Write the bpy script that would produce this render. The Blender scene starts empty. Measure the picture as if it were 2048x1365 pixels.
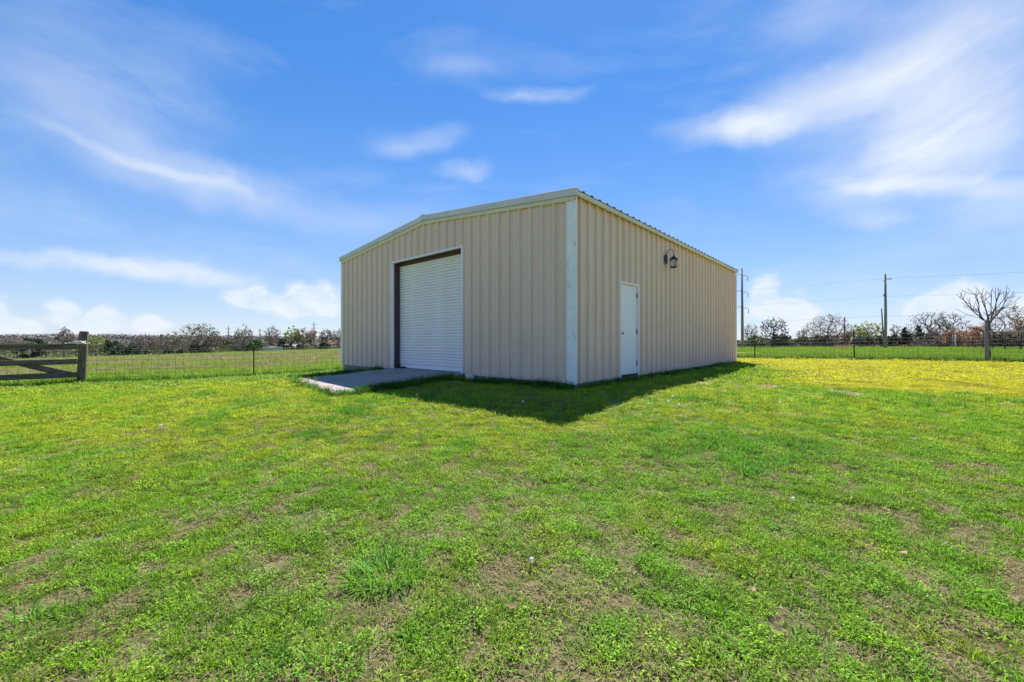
import bpy, math, random
import numpy as np
from mathutils import Vector, Matrix

S = bpy.context.scene
COL = S.collection
R = math.radians
F = 816.0            # focal length in pixels of the 2048-wide photograph
CX, CY = 1024.0, 682.0
CAMZ = 0.78          # camera height over the slab (z = 0 is the slab top)

# ------------------------------------------------------------------ camera
cam_d = bpy.data.cameras.new('camera')
cam_d.sensor_width = 36.0
cam_d.lens = F / 2048 * 36
cam_d.clip_start = 0.05
cam_d.clip_end = 6000
cam = bpy.data.objects.new('camera', cam_d)
COL.objects.link(cam)
cam.location = (0, 0, CAMZ)
cam.rotation_euler = (R(90), 0, 0)
S.camera = cam

# ------------------------------------------------------------------ light
SUN_H = Vector((0.218, 0.976))          # towards the sun, seen from above
SUN_EL = R(55)
SUN_AZ = math.atan2(SUN_H.x, SUN_H.y)
sun_d = bpy.data.lights.new('sun', 'SUN')
sun_d.energy = 5.0
sun_d.angle = R(0.53)
sun_d.color = (1.0, 0.93, 0.86)
sun = bpy.data.objects.new('sun', sun_d)
COL.objects.link(sun)
to_sun = Vector((math.cos(SUN_EL) * math.sin(SUN_AZ), math.cos(SUN_EL) * math.cos(SUN_AZ), math.sin(SUN_EL)))
sun.rotation_euler = to_sun.to_track_quat('Z', 'Y').to_euler()
sun.location = (5, 20, 30)

S.view_settings.view_transform = 'Standard'
S.view_settings.look = 'None'
S.view_settings.exposure = 0.96
S.view_settings.gamma = 1.0
S.view_settings.use_curve_mapping = False
S.cycles.max_bounces = 8
S.cycles.diffuse_bounces = 4
S.cycles.transparent_max_bounces = 8
S.cycles.use_denoising = True

# ------------------------------------------------------------------ sky
world = bpy.data.worlds.new('World')
S.world = world
world.use_nodes = True
NT = world.node_tree
NT.nodes.clear()


def N(nt, typ, **kw):
    n = nt.nodes.new(typ)
    for k, v in kw.items():
        if k.startswith('i_'):
            n.inputs[k[2:].replace('_', ' ')].default_value = v
        else:
            setattr(n, k, v)
    return n


def math_n(nt, op, a, b=None, c=None, clamp=False):
    n = nt.nodes.new('ShaderNodeMath')
    n.operation = op
    n.use_clamp = clamp
    for i, v in enumerate((a, b, c)):
        if v is None:
            continue
        if isinstance(v, (int, float)):
            n.inputs[i].default_value = v
        else:
            nt.links.new(v, n.inputs[i])
    return n.outputs[0]


def mixc(nt, fac, a, b, blend='MIX'):
    n = nt.nodes.new('ShaderNodeMix')
    n.data_type = 'RGBA'
    n.blend_type = blend
    for idx, v in ((0, fac), (6, a), (7, b)):
        if isinstance(v, (int, float)):
            n.inputs[idx].default_value = v
        elif isinstance(v, (tuple, list)):
            n.inputs[idx].default_value = (*v[:3], 1)
        else:
            nt.links.new(v, n.inputs[idx])
    return n.outputs[2]


sky = N(NT, 'ShaderNodeTexSky', sky_type='NISHITA', sun_disc=False)
sky.sun_elevation = SUN_EL
sky.sun_rotation = SUN_AZ
sky.altitude = 0
sky.air_density = 1.0
sky.dust_density = 0.05
sky.ozone_density = 3.0
hsv = N(NT, 'ShaderNodeHueSaturation')
hsv.inputs['Saturation'].default_value = 1.45
hsv.inputs['Value'].default_value = 2.05
tintn = mixc(NT, 1.0, sky.outputs[0], (0.70, 0.765, 1.02), 'MULTIPLY')
gam = N(NT, 'ShaderNodeGamma', i_Gamma=0.62)
NT.links.new(tintn, gam.inputs['Color'])
NT.links.new(gam.outputs[0], hsv.inputs['Color'])
tc = N(NT, 'ShaderNodeTexCoord')
sep = N(NT, 'ShaderNodeSeparateXYZ')
NT.links.new(tc.outputs['Generated'], sep.inputs[0])
dx, dy, dz = sep.outputs
az = math_n(NT, 'ARCTAN2', dx, dy)
lxy = math_n(NT, 'SQRT', math_n(NT, 'ADD', math_n(NT, 'MULTIPLY', dx, dx), math_n(NT, 'MULTIPLY', dy, dy)))
el = math_n(NT, 'DIVIDE', dz, math_n(NT, 'MAXIMUM', lxy, 0.02))
# irregular warp of the cloud coordinates
wn = N(NT, 'ShaderNodeTexNoise', i_Scale=7.0, i_Detail=4.0, i_Roughness=0.55)
NT.links.new(tc.outputs['Generated'], wn.inputs['Vector'])
wsep = N(NT, 'ShaderNodeSeparateColor')
NT.links.new(wn.outputs['Color'], wsep.inputs[0])
comb = N(NT, 'ShaderNodeCombineXYZ')
NT.links.new(math_n(NT, 'MULTIPLY_ADD', wsep.outputs[0], 0.14, math_n(NT, 'SUBTRACT', az, 0.07)), comb.inputs[0])
NT.links.new(math_n(NT, 'MULTIPLY_ADD', wsep.outputs[1], 0.08, math_n(NT, 'SUBTRACT', el, 0.04)), comb.inputs[1])
AE = comb.outputs[0]


def azel(px, py):
    u, v = (px - CX) / F, (CY - py) / F
    return math.atan(u), v / math.sqrt(1 + u * u)


def blob(p0, p1, w, amp):
    """soft elongated mask between two directions"""
    a, b = azel(*p0), azel(*p1)
    c = ((a[0] + b[0]) / 2, (a[1] + b[1]) / 2)
    L = math.hypot(b[0] - a[0], b[1] - a[1]) / 2
    m = N(NT, 'ShaderNodeMapping', vector_type='TEXTURE')
    m.inputs['Location'].default_value = (c[0], c[1], 0)
    m.inputs['Rotation'].default_value = (0, 0, math.atan2(b[1] - a[1], b[0] - a[0]))
    m.inputs['Scale'].default_value = (L, w / F, 1)
    NT.links.new(AE, m.inputs['Vector'])
    d = N(NT, 'ShaderNodeVectorMath', operation='DOT_PRODUCT')
    NT.links.new(m.outputs[0], d.inputs[0])
    NT.links.new(m.outputs[0], d.inputs[1])
    f = math_n(NT, 'SUBTRACT', 1.0, d.outputs['Value'], clamp=True)
    return math_n(NT, 'MULTIPLY', math_n(NT, 'MULTIPLY', f, f), amp)


def cloud_group(blobs, angle, stretch, scale, lo, hi, detail=5.0, rough=.55):
    acc = None
    for q in blobs:
        f = blob(*q)
        acc = f if acc is None else math_n(NT, 'ADD', acc, f)
    m = N(NT, 'ShaderNodeMapping', vector_type='TEXTURE')
    m.inputs['Rotation'].default_value = (0, 0, angle)
    m.inputs['Scale'].default_value = (stretch, 1, 1)
    NT.links.new(AE, m.inputs['Vector'])
    n = N(NT, 'ShaderNodeTexNoise', i_Scale=scale, i_Detail=detail, i_Roughness=rough)
    NT.links.new(m.outputs[0], n.inputs['Vector'])
    g = N(NT, 'ShaderNodeMapRange', interpolation_type='SMOOTHSTEP')
    NT.links.new(n.outputs['Fac'], g.inputs['Value'])
    g.inputs['From Min'].default_value = lo
    g.inputs['From Max'].default_value = hi
    return math_n(NT, 'MULTIPLY', acc, g.outputs[0])


LEFT = [((-200, 140), (680, 450), 60, 0.42), ((-160, 160), (620, 425), 15, 0.27), ((-240, 70), (520, 250), 100, 0.40), ((200, 280), (900, 480), 46, 0.20)]
FLAT = [((-260, 474), (600, 566), 22, 0.85), ((100, 500), (620, 570), 36, 0.22), ((940, 186), (1200, 176), 26, 0.62), ((690, 296), (960, 262), 38, 0.48), ((840, 352), (1020, 326), 30, 0.40),
        ((780, 120), (1040, 128), 34, 0.25), ((1640, 440), (1880, 446), 26, 0.38), ((560, 470), (1000, 400), 70, 0.14), ((60, 60), (560, 110), 60, 0.16)]
RIGHT = [((1280, 262), (1700, 230), 46, 0.80), ((1400, 250), (2010, 120), 92, 0.70), ((1620, 190), (2300, -30), 150, 0.75), ((1480, 350), (2300, 270), 95, 0.75),
         ((1560, 346), (2260, 374), 24, 0.60), ((1660, 320), (2250, 170), 95, 0.55), ((1480, 60), (1900, -40), 80, 0.30), ((1850, 420), (2300, 380), 46, .4)]
CUMULUS = [
    ((395, 588), (580, 588), 22, 1.5), ((540, 594), (720, 596), 36, 1.5), ((470, 615), (720, 622), 18, 1.0),
    ((-60, 612), (60, 610), 20, 1.3), ((60, 620), (170, 618), 21, 1.6), ((150, 630), (260, 632), 21, 1.5),
    ((250, 642), (340, 645), 15, 1.2), ((-40, 655), (90, 660), 20, 1.5), ((90, 655), (230, 668), 15, 0.9),
    ((1470, 590), (1590, 596), 36, 1.2), ((1520, 622), (1700, 630), 28, 1.4), ((1590, 576), (1660, 578), 10, 0.7),
    ((-150, 642), (460, 650), 20, 0.75), ((360, 612), (800, 620), 24, 0.7), ((1430, 624), (1740, 640), 26, 0.7), ((1690, 622), (2200, 620), 26, 0.7),
    ((1740, 612), (1900, 606), 24, 1.1), ((1820, 600), (2000, 596), 28, 1.4), ((1980, 620), (2140, 622), 28, 1.0),
]
tot = cloud_group(LEFT, -0.33, 6.0, 8.0, .14, .72)
tot = math_n(NT, 'ADD', tot, cloud_group(FLAT, 0.02, 3.2, 9.0, .18, .68))
tot = math_n(NT, 'ADD', tot, cloud_group(RIGHT, 0.16, 3.6, 6.0, .10, .66))
# heaped clouds near the horizon: the noise itself cuts their edges
acc = None
for q in CUMULUS:
    f = blob(q[0], q[1], q[2] * 1.55, q[3] * 0.95)
    acc = f if acc is None else math_n(NT, 'ADD', acc, f)
cmn = N(NT, 'ShaderNodeMapping', vector_type='TEXTURE')
cmn.inputs['Scale'].default_value = (1.5, 1, 1)
NT.links.new(AE, cmn.inputs['Vector'])
cnn = N(NT, 'ShaderNodeTexNoise', i_Scale=30.0, i_Detail=6.0, i_Roughness=0.62)
NT.links.new(cmn.outputs[0], cnn.inputs['Vector'])
cu = N(NT, 'ShaderNodeMapRange', interpolation_type='SMOOTHSTEP')
NT.links.new(math_n(NT, 'MULTIPLY_ADD', math_n(NT, 'MINIMUM', acc, 1.0), 0.42, math_n(NT, 'MULTIPLY', cnn.outputs['Fac'], 0.85)), cu.inputs['Value'])
cu.inputs['From Min'].default_value = .46
cu.inputs['From Max'].default_value = 1.06
tot = math_n(NT, 'ADD', tot, math_n(NT, 'MULTIPLY', math_n(NT, 'MULTIPLY', cu.outputs[0], math_n(NT, 'MINIMUM', acc, 1.0)), 1.0))
# thin cirrus over the whole sky
gm = N(NT, 'ShaderNodeMapping')
gm.inputs['Scale'].default_value = (1.6, 3.4, 7.0)
gm.inputs['Rotation'].default_value = (0.2, 0.35, 0.6)
NT.links.new(tc.outputs['Generated'], gm.inputs['Vector'])
gn = N(NT, 'ShaderNodeTexNoise', i_Scale=1.3, i_Detail=7.0, i_Roughness=0.6, i_Distortion=0.3)
NT.links.new(gm.outputs[0], gn.inputs['Vector'])
gen = math_n(NT, 'MULTIPLY', math_n(NT, 'SUBTRACT', gn.outputs['Fac'], 0.495, clamp=True), 0.7)
tot = math_n(NT, 'ADD', tot, gen)
tot = math_n(NT, 'MINIMUM', tot, 0.92)
# pale air along the horizon
hz = math_n(NT, 'POWER', math_n(NT, 'SUBTRACT', 1.0, math_n(NT, 'MULTIPLY', math_n(NT, 'ABSOLUTE', el), 1.35), clamp=True), 2.6)
skyc = mixc(NT, math_n(NT, 'MULTIPLY', hz, 0.5), hsv.outputs[0], (4.3, 5.1, 6.2))
skyc = mixc(NT, tot, skyc, (6.0, 6.4, 7.0))
bg = N(NT, 'ShaderNodeBackground')
bg.inputs['Strength'].default_value = 0.075
NT.links.new(skyc, bg.inputs['Color'])
world.cycles.sampling_method = 'MANUAL'
world.cycles.sample_map_resolution = 512
out = N(NT, 'ShaderNodeOutputWorld')
NT.links.new(bg.outputs[0], out.inputs['Surface'])

# ------------------------------------------------------------------ helpers
rng = np.random.default_rng(7)


def tag(o, label=None, cat=None, group=None, kind=None):
    if label:
        o['label'] = label
    if cat:
        o['category'] = cat
    if group:
        o['group'] = group
    if kind:
        o['kind'] = kind
    return o


def empty(name, loc=(0, 0, 0), rz=0.0, label=None, cat=None, group=None):
    o = bpy.data.objects.new(name, None)
    o.empty_display_size = 0.2
    o.location = loc
    o.rotation_euler = (0, 0, rz)
    COL.objects.link(o)
    return tag(o, label, cat, group)


def link(name, me, parent=None, loc=None, rz=None):
    o = bpy.data.objects.new(name, me)
    COL.objects.link(o)
    if parent:
        o.parent = parent
    if loc is not None:
        o.location = loc
    if rz is not None:
        o.rotation_euler = (0, 0, rz)
    return o


def copy_tree(o, parent=None):
    c = o.copy()
    COL.objects.link(c)
    if parent:
        c.parent = parent
    for ch in list(o.children):
        copy_tree(ch, c)
    return c


class MB:
    def __init__(self):
        self.v, self.f, self.sm = [], [], []

    def add(self, vs, fs, smooth=False):
        o = len(self.v)
        self.v += [tuple(p) for p in vs]
        self.f += [tuple(i + o for i in f) for f in fs]
        self.sm += [smooth] * len(fs)
        return self

    def box(self, x0, x1, y0, y1, z0, z1):
        vs = [(x, y, z) for z in (z0, z1) for y in (y0, y1) for x in (x0, x1)]
        return self.add(vs, [(0, 2, 3, 1), (4, 5, 7, 6), (0, 1, 5, 4), (2, 6, 7, 3), (0, 4, 6, 2), (1, 3, 7, 5)])

    def prism(self, poly, fn0, fn1):
        """closed solid between two images of a 2-D outline"""
        n = len(poly)
        vs = [fn0(*p) for p in poly] + [fn1(*p) for p in poly]
        fs = [tuple(range(n))[::-1], tuple(range(n, 2 * n))]
        fs += [(i, (i + 1) % n, n + (i + 1) % n, n + i) for i in range(n)]
        return self.add(vs, fs)

    def tube(self, pts, radii, k=8, caps=True, smooth=True):
        pts = [Vector(p) for p in pts]
        if isinstance(radii, (int, float)):
            radii = [radii] * len(pts)
        vs, fs = [], []
        t = (pts[1] - pts[0]).normalized()
        ref = Vector((0, 0, 1)) if abs(t.z) < 0.9 else Vector((1, 0, 0))
        u = t.cross(ref).normalized()
        for i, p in enumerate(pts):
            if i == 0:
                t = pts[1] - pts[0]
            elif i == len(pts) - 1:
                t = pts[-1] - pts[-2]
            else:
                t = pts[i + 1] - pts[i - 1]
            t.normalize()
            u = (u - t * u.dot(t))
            if u.length < 1e-6:
                u = t.orthogonal()
            u.normalize()
            w = t.cross(u)
            for j in range(k):
                a = 2 * math.pi * j / k
                vs.append(p + (u * math.cos(a) + w * math.sin(a)) * radii[i])
        for i in range(len(pts) - 1):
            for j in range(k):
                j2 = (j + 1) % k
                fs.append((i * k + j, i * k + j2, (i + 1) * k + j2, (i + 1) * k + j))
        if caps:
            fs.append(tuple(range(k))[::-1])
            fs.append(tuple((len(pts) - 1) * k + j for j in range(k)))
        return self.add(vs, fs, smooth)

    def lathe(self, prof, k=16, c=(0, 0, 0), smooth=True):
        vs, fs = [], []
        for r, z in prof:
            for j in range(k):
                a = 2 * math.pi * j / k
                vs.append((c[0] + r * math.cos(a), c[1] + r * math.sin(a), c[2] + z))
        for i in range(len(prof) - 1):
            for j in range(k):
                j2 = (j + 1) % k
                fs.append((i * k + j, i * k + j2, (i + 1) * k + j2, (i + 1) * k + j))
        fs.append(tuple(range(k))[::-1])
        fs.append(tuple((len(prof) - 1) * k + j for j in range(k)))
        return self.add(vs, fs, smooth)

    def mesh(self, name, mat):
        me = bpy.data.meshes.new(name)
        me.from_pydata(self.v, [], self.f)
        me.polygons.foreach_set('use_smooth', self.sm)
        if mat:
            me.materials.append(mat)
        me.update()
        return me

    def build(self, name, mat, parent=None, bevel=0.0, **kw):
        o = link(name, self.mesh(name, mat), parent, **kw)
        if bevel:
            b = o.modifiers.new('bevel', 'BEVEL')
            b.width = bevel
            b.segments = 1
            b.limit_method = 'ANGLE'
        return o


# value noise for placing and tinting (numpy)
def _hash(ix, iy, seed):
    h = (ix.astype(np.int64) * 374761393 + iy.astype(np.int64) * 668265263 + seed * 1442695041) & 0x7fffffff
    h = ((h ^ (h >> 13)) * 1274126177) & 0x7fffffff
    h = (h ^ (h >> 16)) & 0xffff
    return h / 65535.0


def vnoise(x, y, seed=0):
    ix, iy = np.floor(x), np.floor(y)
    fx, fy = x - ix, y - iy
    fx, fy = fx * fx * (3 - 2 * fx), fy * fy * (3 - 2 * fy)
    a, b = _hash(ix, iy, seed), _hash(ix + 1, iy, seed)
    c, d = _hash(ix, iy + 1, seed), _hash(ix + 1, iy + 1, seed)
    return (a * (1 - fx) + b * fx) * (1 - fy) + (c * (1 - fx) + d * fx) * fy


def fbm(x, y, seed=0, octv=4, gain=0.55):
    s, t, amp = 0, 0, 1.0
    for i in range(octv):
        s = s + vnoise(x * 2 ** i + 13.7 * i, y * 2 ** i - 7.1 * i, seed + i) * amp
        t += amp
        amp *= gain
    return s / t


def sstep(a, b, x):
    t = np.clip((x - a) / (b - a), 0, 1)
    return t * t * (3 - 2 * t)


# ------------------------------------------------------------------ terrain
CP = np.array([
    (0, -3, -.34), (0, 0, -.33), (0, 2, -.31), (.6, 5, -.25), (1.1, 7.4, -.12), (5.2, 11.8, -.13), (9, 16.3, -.14), (8.4, 13.8, -.07),
    (-6, 14, -.31), (-5.3, 9.8, -.20), (-3.2, 7.3, -.22), (-1.2, 8.6, -.18), (-4.6, 12.6, -.27), (-12.4, 11.7, -.46), (-9.2, 14.5, -.52), (-14.5, 9.6, -.48),
    (12.5, 21, -.14), (15.1, 18, -.06), (17.5, 15.1, .0), (8, 8, -.14), (6, 3, -.26), (-6, 3, -.38), (-4, 0, -.38), (4, 0, -.31),
    (-9, 7, -.38), (12, 10, -.08), (-3, 22, -.45), (4, 26, -.35),
    (25, 35, -.32), (55, 60, -.40), (45, 38, -.22), (60, 110, -1.25), (110, 110, -1.3), (140, 110, -1.3), (30, 110, -1.4),
    (-40, 40, -1.35), (-80, 65, -2.6), (-100, 130, -3.8), (-130, 100, -4.3), (-52, 130, -2.0), (-75, 130, -2.8), (0, 130, -2.0), (-25, 60, -1.1),
    (-300, 300, -9), (0, 400, -9), (400, 300, -6), (0, -120, -1), (-200, -20, -3), (200, -20, -1),
    (900, 900, -16), (-900, 900, -22), (0, 1200, -22), (-900, -300, -12), (900, -300, -8)], float)


def _U(r2):
    return np.where(r2 > 1e-12, r2 * np.log(np.maximum(r2, 1e-12)), 0.0)


_n = len(CP)
_XY = CP[:, :2] / 10
_K = _U(((_XY[:, None] - _XY[None]) ** 2).sum(-1)) + np.eye(_n) * 0.002
_P = np.c_[np.ones(_n), _XY]
_A = np.block([[_K, _P], [_P.T, np.zeros((3, 3))]])
_W = np.linalg.solve(_A, np.r_[CP[:, 2], 0, 0, 0])

# building frame: origin at the near corner, local x along the side wall, local y along the gable wall
BC = np.array((1.19, 7.72))
BX = np.array((0.668, 0.744))
BY = np.array((-0.744, 0.668))
BANG = math.atan2(BX[1], BX[0])
BLEN, BWID = 11.6, 9.39


def bl2w(lx, ly):
    return BC[0] + BX[0] * lx + BY[0] * ly, BC[1] + BX[1] * lx + BY[1] * ly


def w2bl(X, Y):
    a, b = X - BC[0], Y - BC[1]
    return a * BX[0] + b * BX[1], a * BY[0] + b * BY[1]


# ramp: local y from 3.0 to 6.35, reaching out along local -x
RY0, RY1, RL0, RL1 = 3.02, 6.34, 3.15, 2.73
RZ0, RZ1 = -0.18, -0.136


def ramp_uv(X, Y):
    lx, ly = w2bl(X, Y)
    t = (ly - RY0) / (RY1 - RY0)
    L = RL0 + (RL1 - RL0) * t
    u = -lx / L
    return u, t, lx, ly


def ground(X, Y, relief=True):
    X, Y = np.asarray(X, float), np.asarray(Y, float)
    sh = X.shape
    x, y = X.ravel(), Y.ravel()
    z = np.zeros_like(x)
    for s in range(0, len(x), 20000):
        q = np.c_[x[s:s + 20000], y[s:s + 20000]] / 10
        r2 = ((q[:, None] - _XY[None]) ** 2).sum(-1)
        z[s:s + 20000] = _U(r2) @ _W[:_n] + _W[_n] + q @ _W[_n + 1:]
    if relief:
        near = 1 - sstep(22, 45, np.hypot(x, y))
        z += near * ((fbm(x * .9, y * .9, 31) - .5) * .07 + (fbm(x * 4.3, y * 4.3, 37, 3) - .5) * .035)
        z += sstep(30, 80, np.hypot(x, y)) * (fbm(x * .05, y * .05, 41) - .5) * .25
    u, t, lx, ly = ramp_uv(x, y)
    on = (u > -.1) & (u < 1.06) & (t > -.06) & (t < 1.06)
    rz = (RZ0 + (RZ1 - RZ0) * t) * np.clip(u, 0, 1)
    L_ = RL0 + (RL1 - RL0) * t
    du = np.maximum(u - 1, 0) * L_
    dt_ = np.maximum(np.maximum(-t, t - 1), 0) * (RY1 - RY0)
    wr = (1 - sstep(.05, .75, np.hypot(du, dt_))) * (u > .12)
    z = z + (np.maximum(z, rz - .045) - z) * wr
    z = np.where(on, np.minimum(z, rz - .045), z)
    inb = (lx > -.1) & (lx < BLEN + .1) & (ly > -.1) & (ly < BWID + .1)
    z = np.where(inb, np.minimum(z, -.10), z)
    return z.reshape(sh)


def gz(x, y):
    return float(ground(np.array([x]), np.array([y]))[0])


def at(px, Y, py=None):
    """point at depth Y under/at a pixel column; on the ground unless py is given"""
    X = (px - CX) / F * Y
    if py is None:
        return Vector((X, Y, gz(X, Y)))
    return Vector((X, Y, CAMZ + (CY - py) / F * Y))


def gp(px, py):
    """where the view ray of a pixel meets the ground"""
    z = -.3
    for _ in range(12):
        Y = F * (CAMZ - z) / (py - CY)
        X = (px - CX) / F * Y
        z = gz(X, Y)
    return X, Y, z


# bare patches (world ellipses): x, y, half length, half width, angle, strength
BARE = []


def bare(px, py, wx, wy, s, ang=0.0):
    X, Y, _ = gp(px, py)
    h = CAMZ + .3
    BARE.append((X, Y, wx / F * Y, max(wy * Y * Y / F / h, wx / F * Y * .25), ang, s))


for b in [(1415, 766, 34, 5, 1.5), (1478, 771, 26, 5, 1.1), (1540, 773, 46, 5, 1.15), (1600, 776, 24, 4, 1.0),
          (1672, 782, 26, 5, 1.4), (1706, 790, 24, 6, 1.5), (1640, 789, 16, 4, .9),
          (560, 1124, 36, 17, 2.3), (470, 1158, 28, 13, 1.8), (620, 1030, 26, 10, .7), (685, 1052, 22, 9, .7),
          (1590, 1250, 40, 28, 1.8), (1575, 1290, 26, 16, 1.4), (1170, 1080, 55, 22, .7), (1250, 1130, 26, 16, .8),
          (1340, 1070, 40, 14, .7), (1500, 1180, 26, 26, .8), (1850, 1210, 40, 16, .7), (1880, 1140, 30, 12, .6),
          (1770, 1320, 40, 30, .9), (1680, 1150, 40, 18, .6), (300, 1300, 70, 22, .7), (420, 1290, 40, 16, .7),
          (500, 1340, 40, 22, .8), (200, 1080, 50, 10, .5), (790, 1180, 60, 14, .7), (900, 1260, 26, 16, .5),
          (1120, 1330, 60, 22, .6), (590, 918, 40, 8, .5), (1905, 1000, 22, 9, .5), (1545, 1040, 24, 12, .6)]:
    bare(*b)


def bare_w(X, Y):
    w = np.zeros_like(X)
    n = fbm(X * 5.5, Y * 5.5, 61, 3) - .5
    for bx, by, a, b, ang, s in BARE:
        c, sn = math.cos(ang), math.sin(ang)
        u, v = X - bx, Y - by
        r = np.sqrt(((u * c + v * sn) / a) ** 2 + ((-u * sn + v * c) / b) ** 2)
        w = np.maximum(w, s * .85 * sstep(1.25, .3, r + n * 2.0))
    return w


def fence_side(X, Y):
    """(left field, right field): 0 inside the mown yard, 1 beyond the fence"""
    # left fence through the gate post, direction (.752,.66)
    dl = (X + 12.36) * (-.66) + (Y - 11.7) * .752
    # right fence through (12.5,21), direction (.655,-.756)
    dr = (X - 12.5) * .756 + (Y - 21) * .655
    return dl, dr


def yellow_w(X, Y):
    bx = np.interp(Y, [4.5, 6.35, 7, 8.65, 13.5, 20], [10.5, 8, 7.1, 6.1, 7.9, 9.8])
    n = fbm(X * .55, Y * .55, 71) - .5
    _, dr = fence_side(X, Y)
    return sstep(-.5, 1.3, X - bx + n * 2.6) * sstep(.3, -.25, dr + n * .4)


G_BASE, G_DARK, G_YEL, G_DRY = (np.array(c) for c in ((.175, .37, .014), (.085, .25, .016), (.36, .44, .018), (.30, .235, .125)))
G_GOLD = np.array((.49, .49, .012))


def lawn_tint(X, Y, jitter=0.0):
    n1 = fbm(X * .45, Y * .45, 81)
    n2 = fbm(X * 1.7, Y * 1.7, 83)
    n3 = fbm(X * 6, Y * 6, 87, 3)
    mid = sstep(3.0, 5.5, Y) * sstep(13, 8, Y)
    wy = sstep(.45, .72, n1 * .25 + n2 * .35 + n3 * .4 + mid * .125)
    wd = sstep(.52, .70, n2 * .6 + n3 * .4 - mid * .06)
    c = G_BASE * (1 - wy)[:, None] + G_YEL * wy[:, None]
    c = c * (1 - wd * .75)[:, None] + G_DARK * (wd * .75)[:, None]
    yl = yellow_w(X, Y)[:, None]
    c = c * (1 - yl) + (G_GOLD * (.9 + .2 * n3[:, None]) * (1 - .35 * sstep(.55, .75, n2)[:, None])) * yl
    dl, dr = fence_side(X, Y)
    # left field: greens near the fence, brownish purple seed heads farther out
    fl = sstep(-.2, .4, dl)[:, None] * (X < 2)[:, None]
    band = fbm(X * .05 + 3, Y * .16, 91)
    far = sstep(3, 14, dl)
    br = sstep(.36, .60, band * .6 + n1 * .4) * far
    br = np.maximum(br * .9, sstep(.45, .65, n1) * far * .8)
    fld = np.array((.23, .38, .016)) * (1 - br)[:, None] + np.array((.36, .27, .17)) * br[:, None]
    edge = sstep(60, 100, np.hypot(X, Y))[:, None]
    fld = fld * (1 - edge * .7) + np.array((.24, .34, .06)) * edge * .7
    c = c * (1 - fl) + fld * fl
    fr = sstep(-.1, .3, dr)[:, None] * (X > 2)[:, None]
    n4 = fbm(X * .12, Y * .2, 95)[:, None]
    frc = np.array((.17, .30, .012)) * (.8 + .5 * n4)
    c = c * (1 - fr) + frc * fr
    return c


def set_color_attr(me, name, cols, domain='POINT'):
    a = me.attributes.new(name, 'FLOAT_COLOR', domain)
    a.data.foreach_set('color', np.c_[cols, np.ones(len(cols))].astype(np.float32).ravel())


def axis(lo, a, b, step, hi, g=1.11):
    mid = list(np.arange(a, b + 1e-6, step))
    up, s = [], step
    while (up[-1] if up else b) < hi:
        s *= g
        up.append((up[-1] if up else b) + s)
    dn, s = [], step
    while (dn[-1] if dn else a) > lo:
        s *= g
        dn.append((dn[-1] if dn else a) - s)
    return np.array(dn[::-1] + mid + up)


# ------------------------------------------------------------------ materials
def new_mat(name):
    m = bpy.data.materials.new(name)
    m.use_nodes = True
    nt = m.node_tree
    p = nt.nodes['Principled BSDF']
    return m, nt, p


def pos_noise(nt, scale, detail=5.0, rough=0.6, stretch=None, coord='Object'):
    t = nt.nodes.new('ShaderNodeTexCoord')
    src = t.outputs[coord]
    if stretch:
        mp = nt.nodes.new('ShaderNodeMapping')
        mp.inputs['Scale'].default_value = stretch
        nt.links.new(src, mp.inputs['Vector'])
        src = mp.outputs[0]
    n = N(nt, 'ShaderNodeTexNoise', i_Scale=scale, i_Detail=detail, i_Roughness=rough)
    nt.links.new(src, n.inputs['Vector'])
    return n.outputs['Fac']


def ramp_n(nt, fac, lo, hi):
    n = nt.nodes.new('ShaderNodeMapRange')
    n.interpolation_type = 'SMOOTHSTEP'
    nt.links.new(fac, n.inputs['Value'])
    n.inputs['From Min'].default_value = lo
    n.inputs['From Max'].default_value = hi
    return n.outputs[0]


def simple(name, col, col2=None, rough=0.6, scale=4.0, stretch=None, metallic=0.0, bump=0.0, lo=.35, hi=.65, dirt=None, dirt_scale=2.0, dirt_at=(.55, .75), dirt_stretch=None, spec=0.5):
    m, nt, p = new_mat(name)
    c = pos_noise(nt, scale, stretch=stretch)
    colr = mixc(nt, ramp_n(nt, c, lo, hi), col, col2 or tuple(x * .8 for x in col))
    if dirt:
        d = pos_noise(nt, dirt_scale, detail=7, rough=.7, stretch=dirt_stretch)
        colr = mixc(nt, math_n(nt, 'MULTIPLY', ramp_n(nt, d, *dirt_at), dirt[3]), colr, dirt[:3])
    nt.links.new(colr, p.inputs['Base Color'])
    p.inputs['Roughness'].default_value = rough
    p.inputs['Metallic'].default_value = metallic
    p.inputs['Specular IOR Level'].default_value = spec
    if bump:
        b = nt.nodes.new('ShaderNodeBump')
        b.inputs['Strength'].default_value = bump
        b.inputs['Distance'].default_value = 0.02
        nt.links.new(c, b.inputs['Height'])
        nt.links.new(b.outputs[0], p.inputs['Normal'])
    return m


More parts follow.
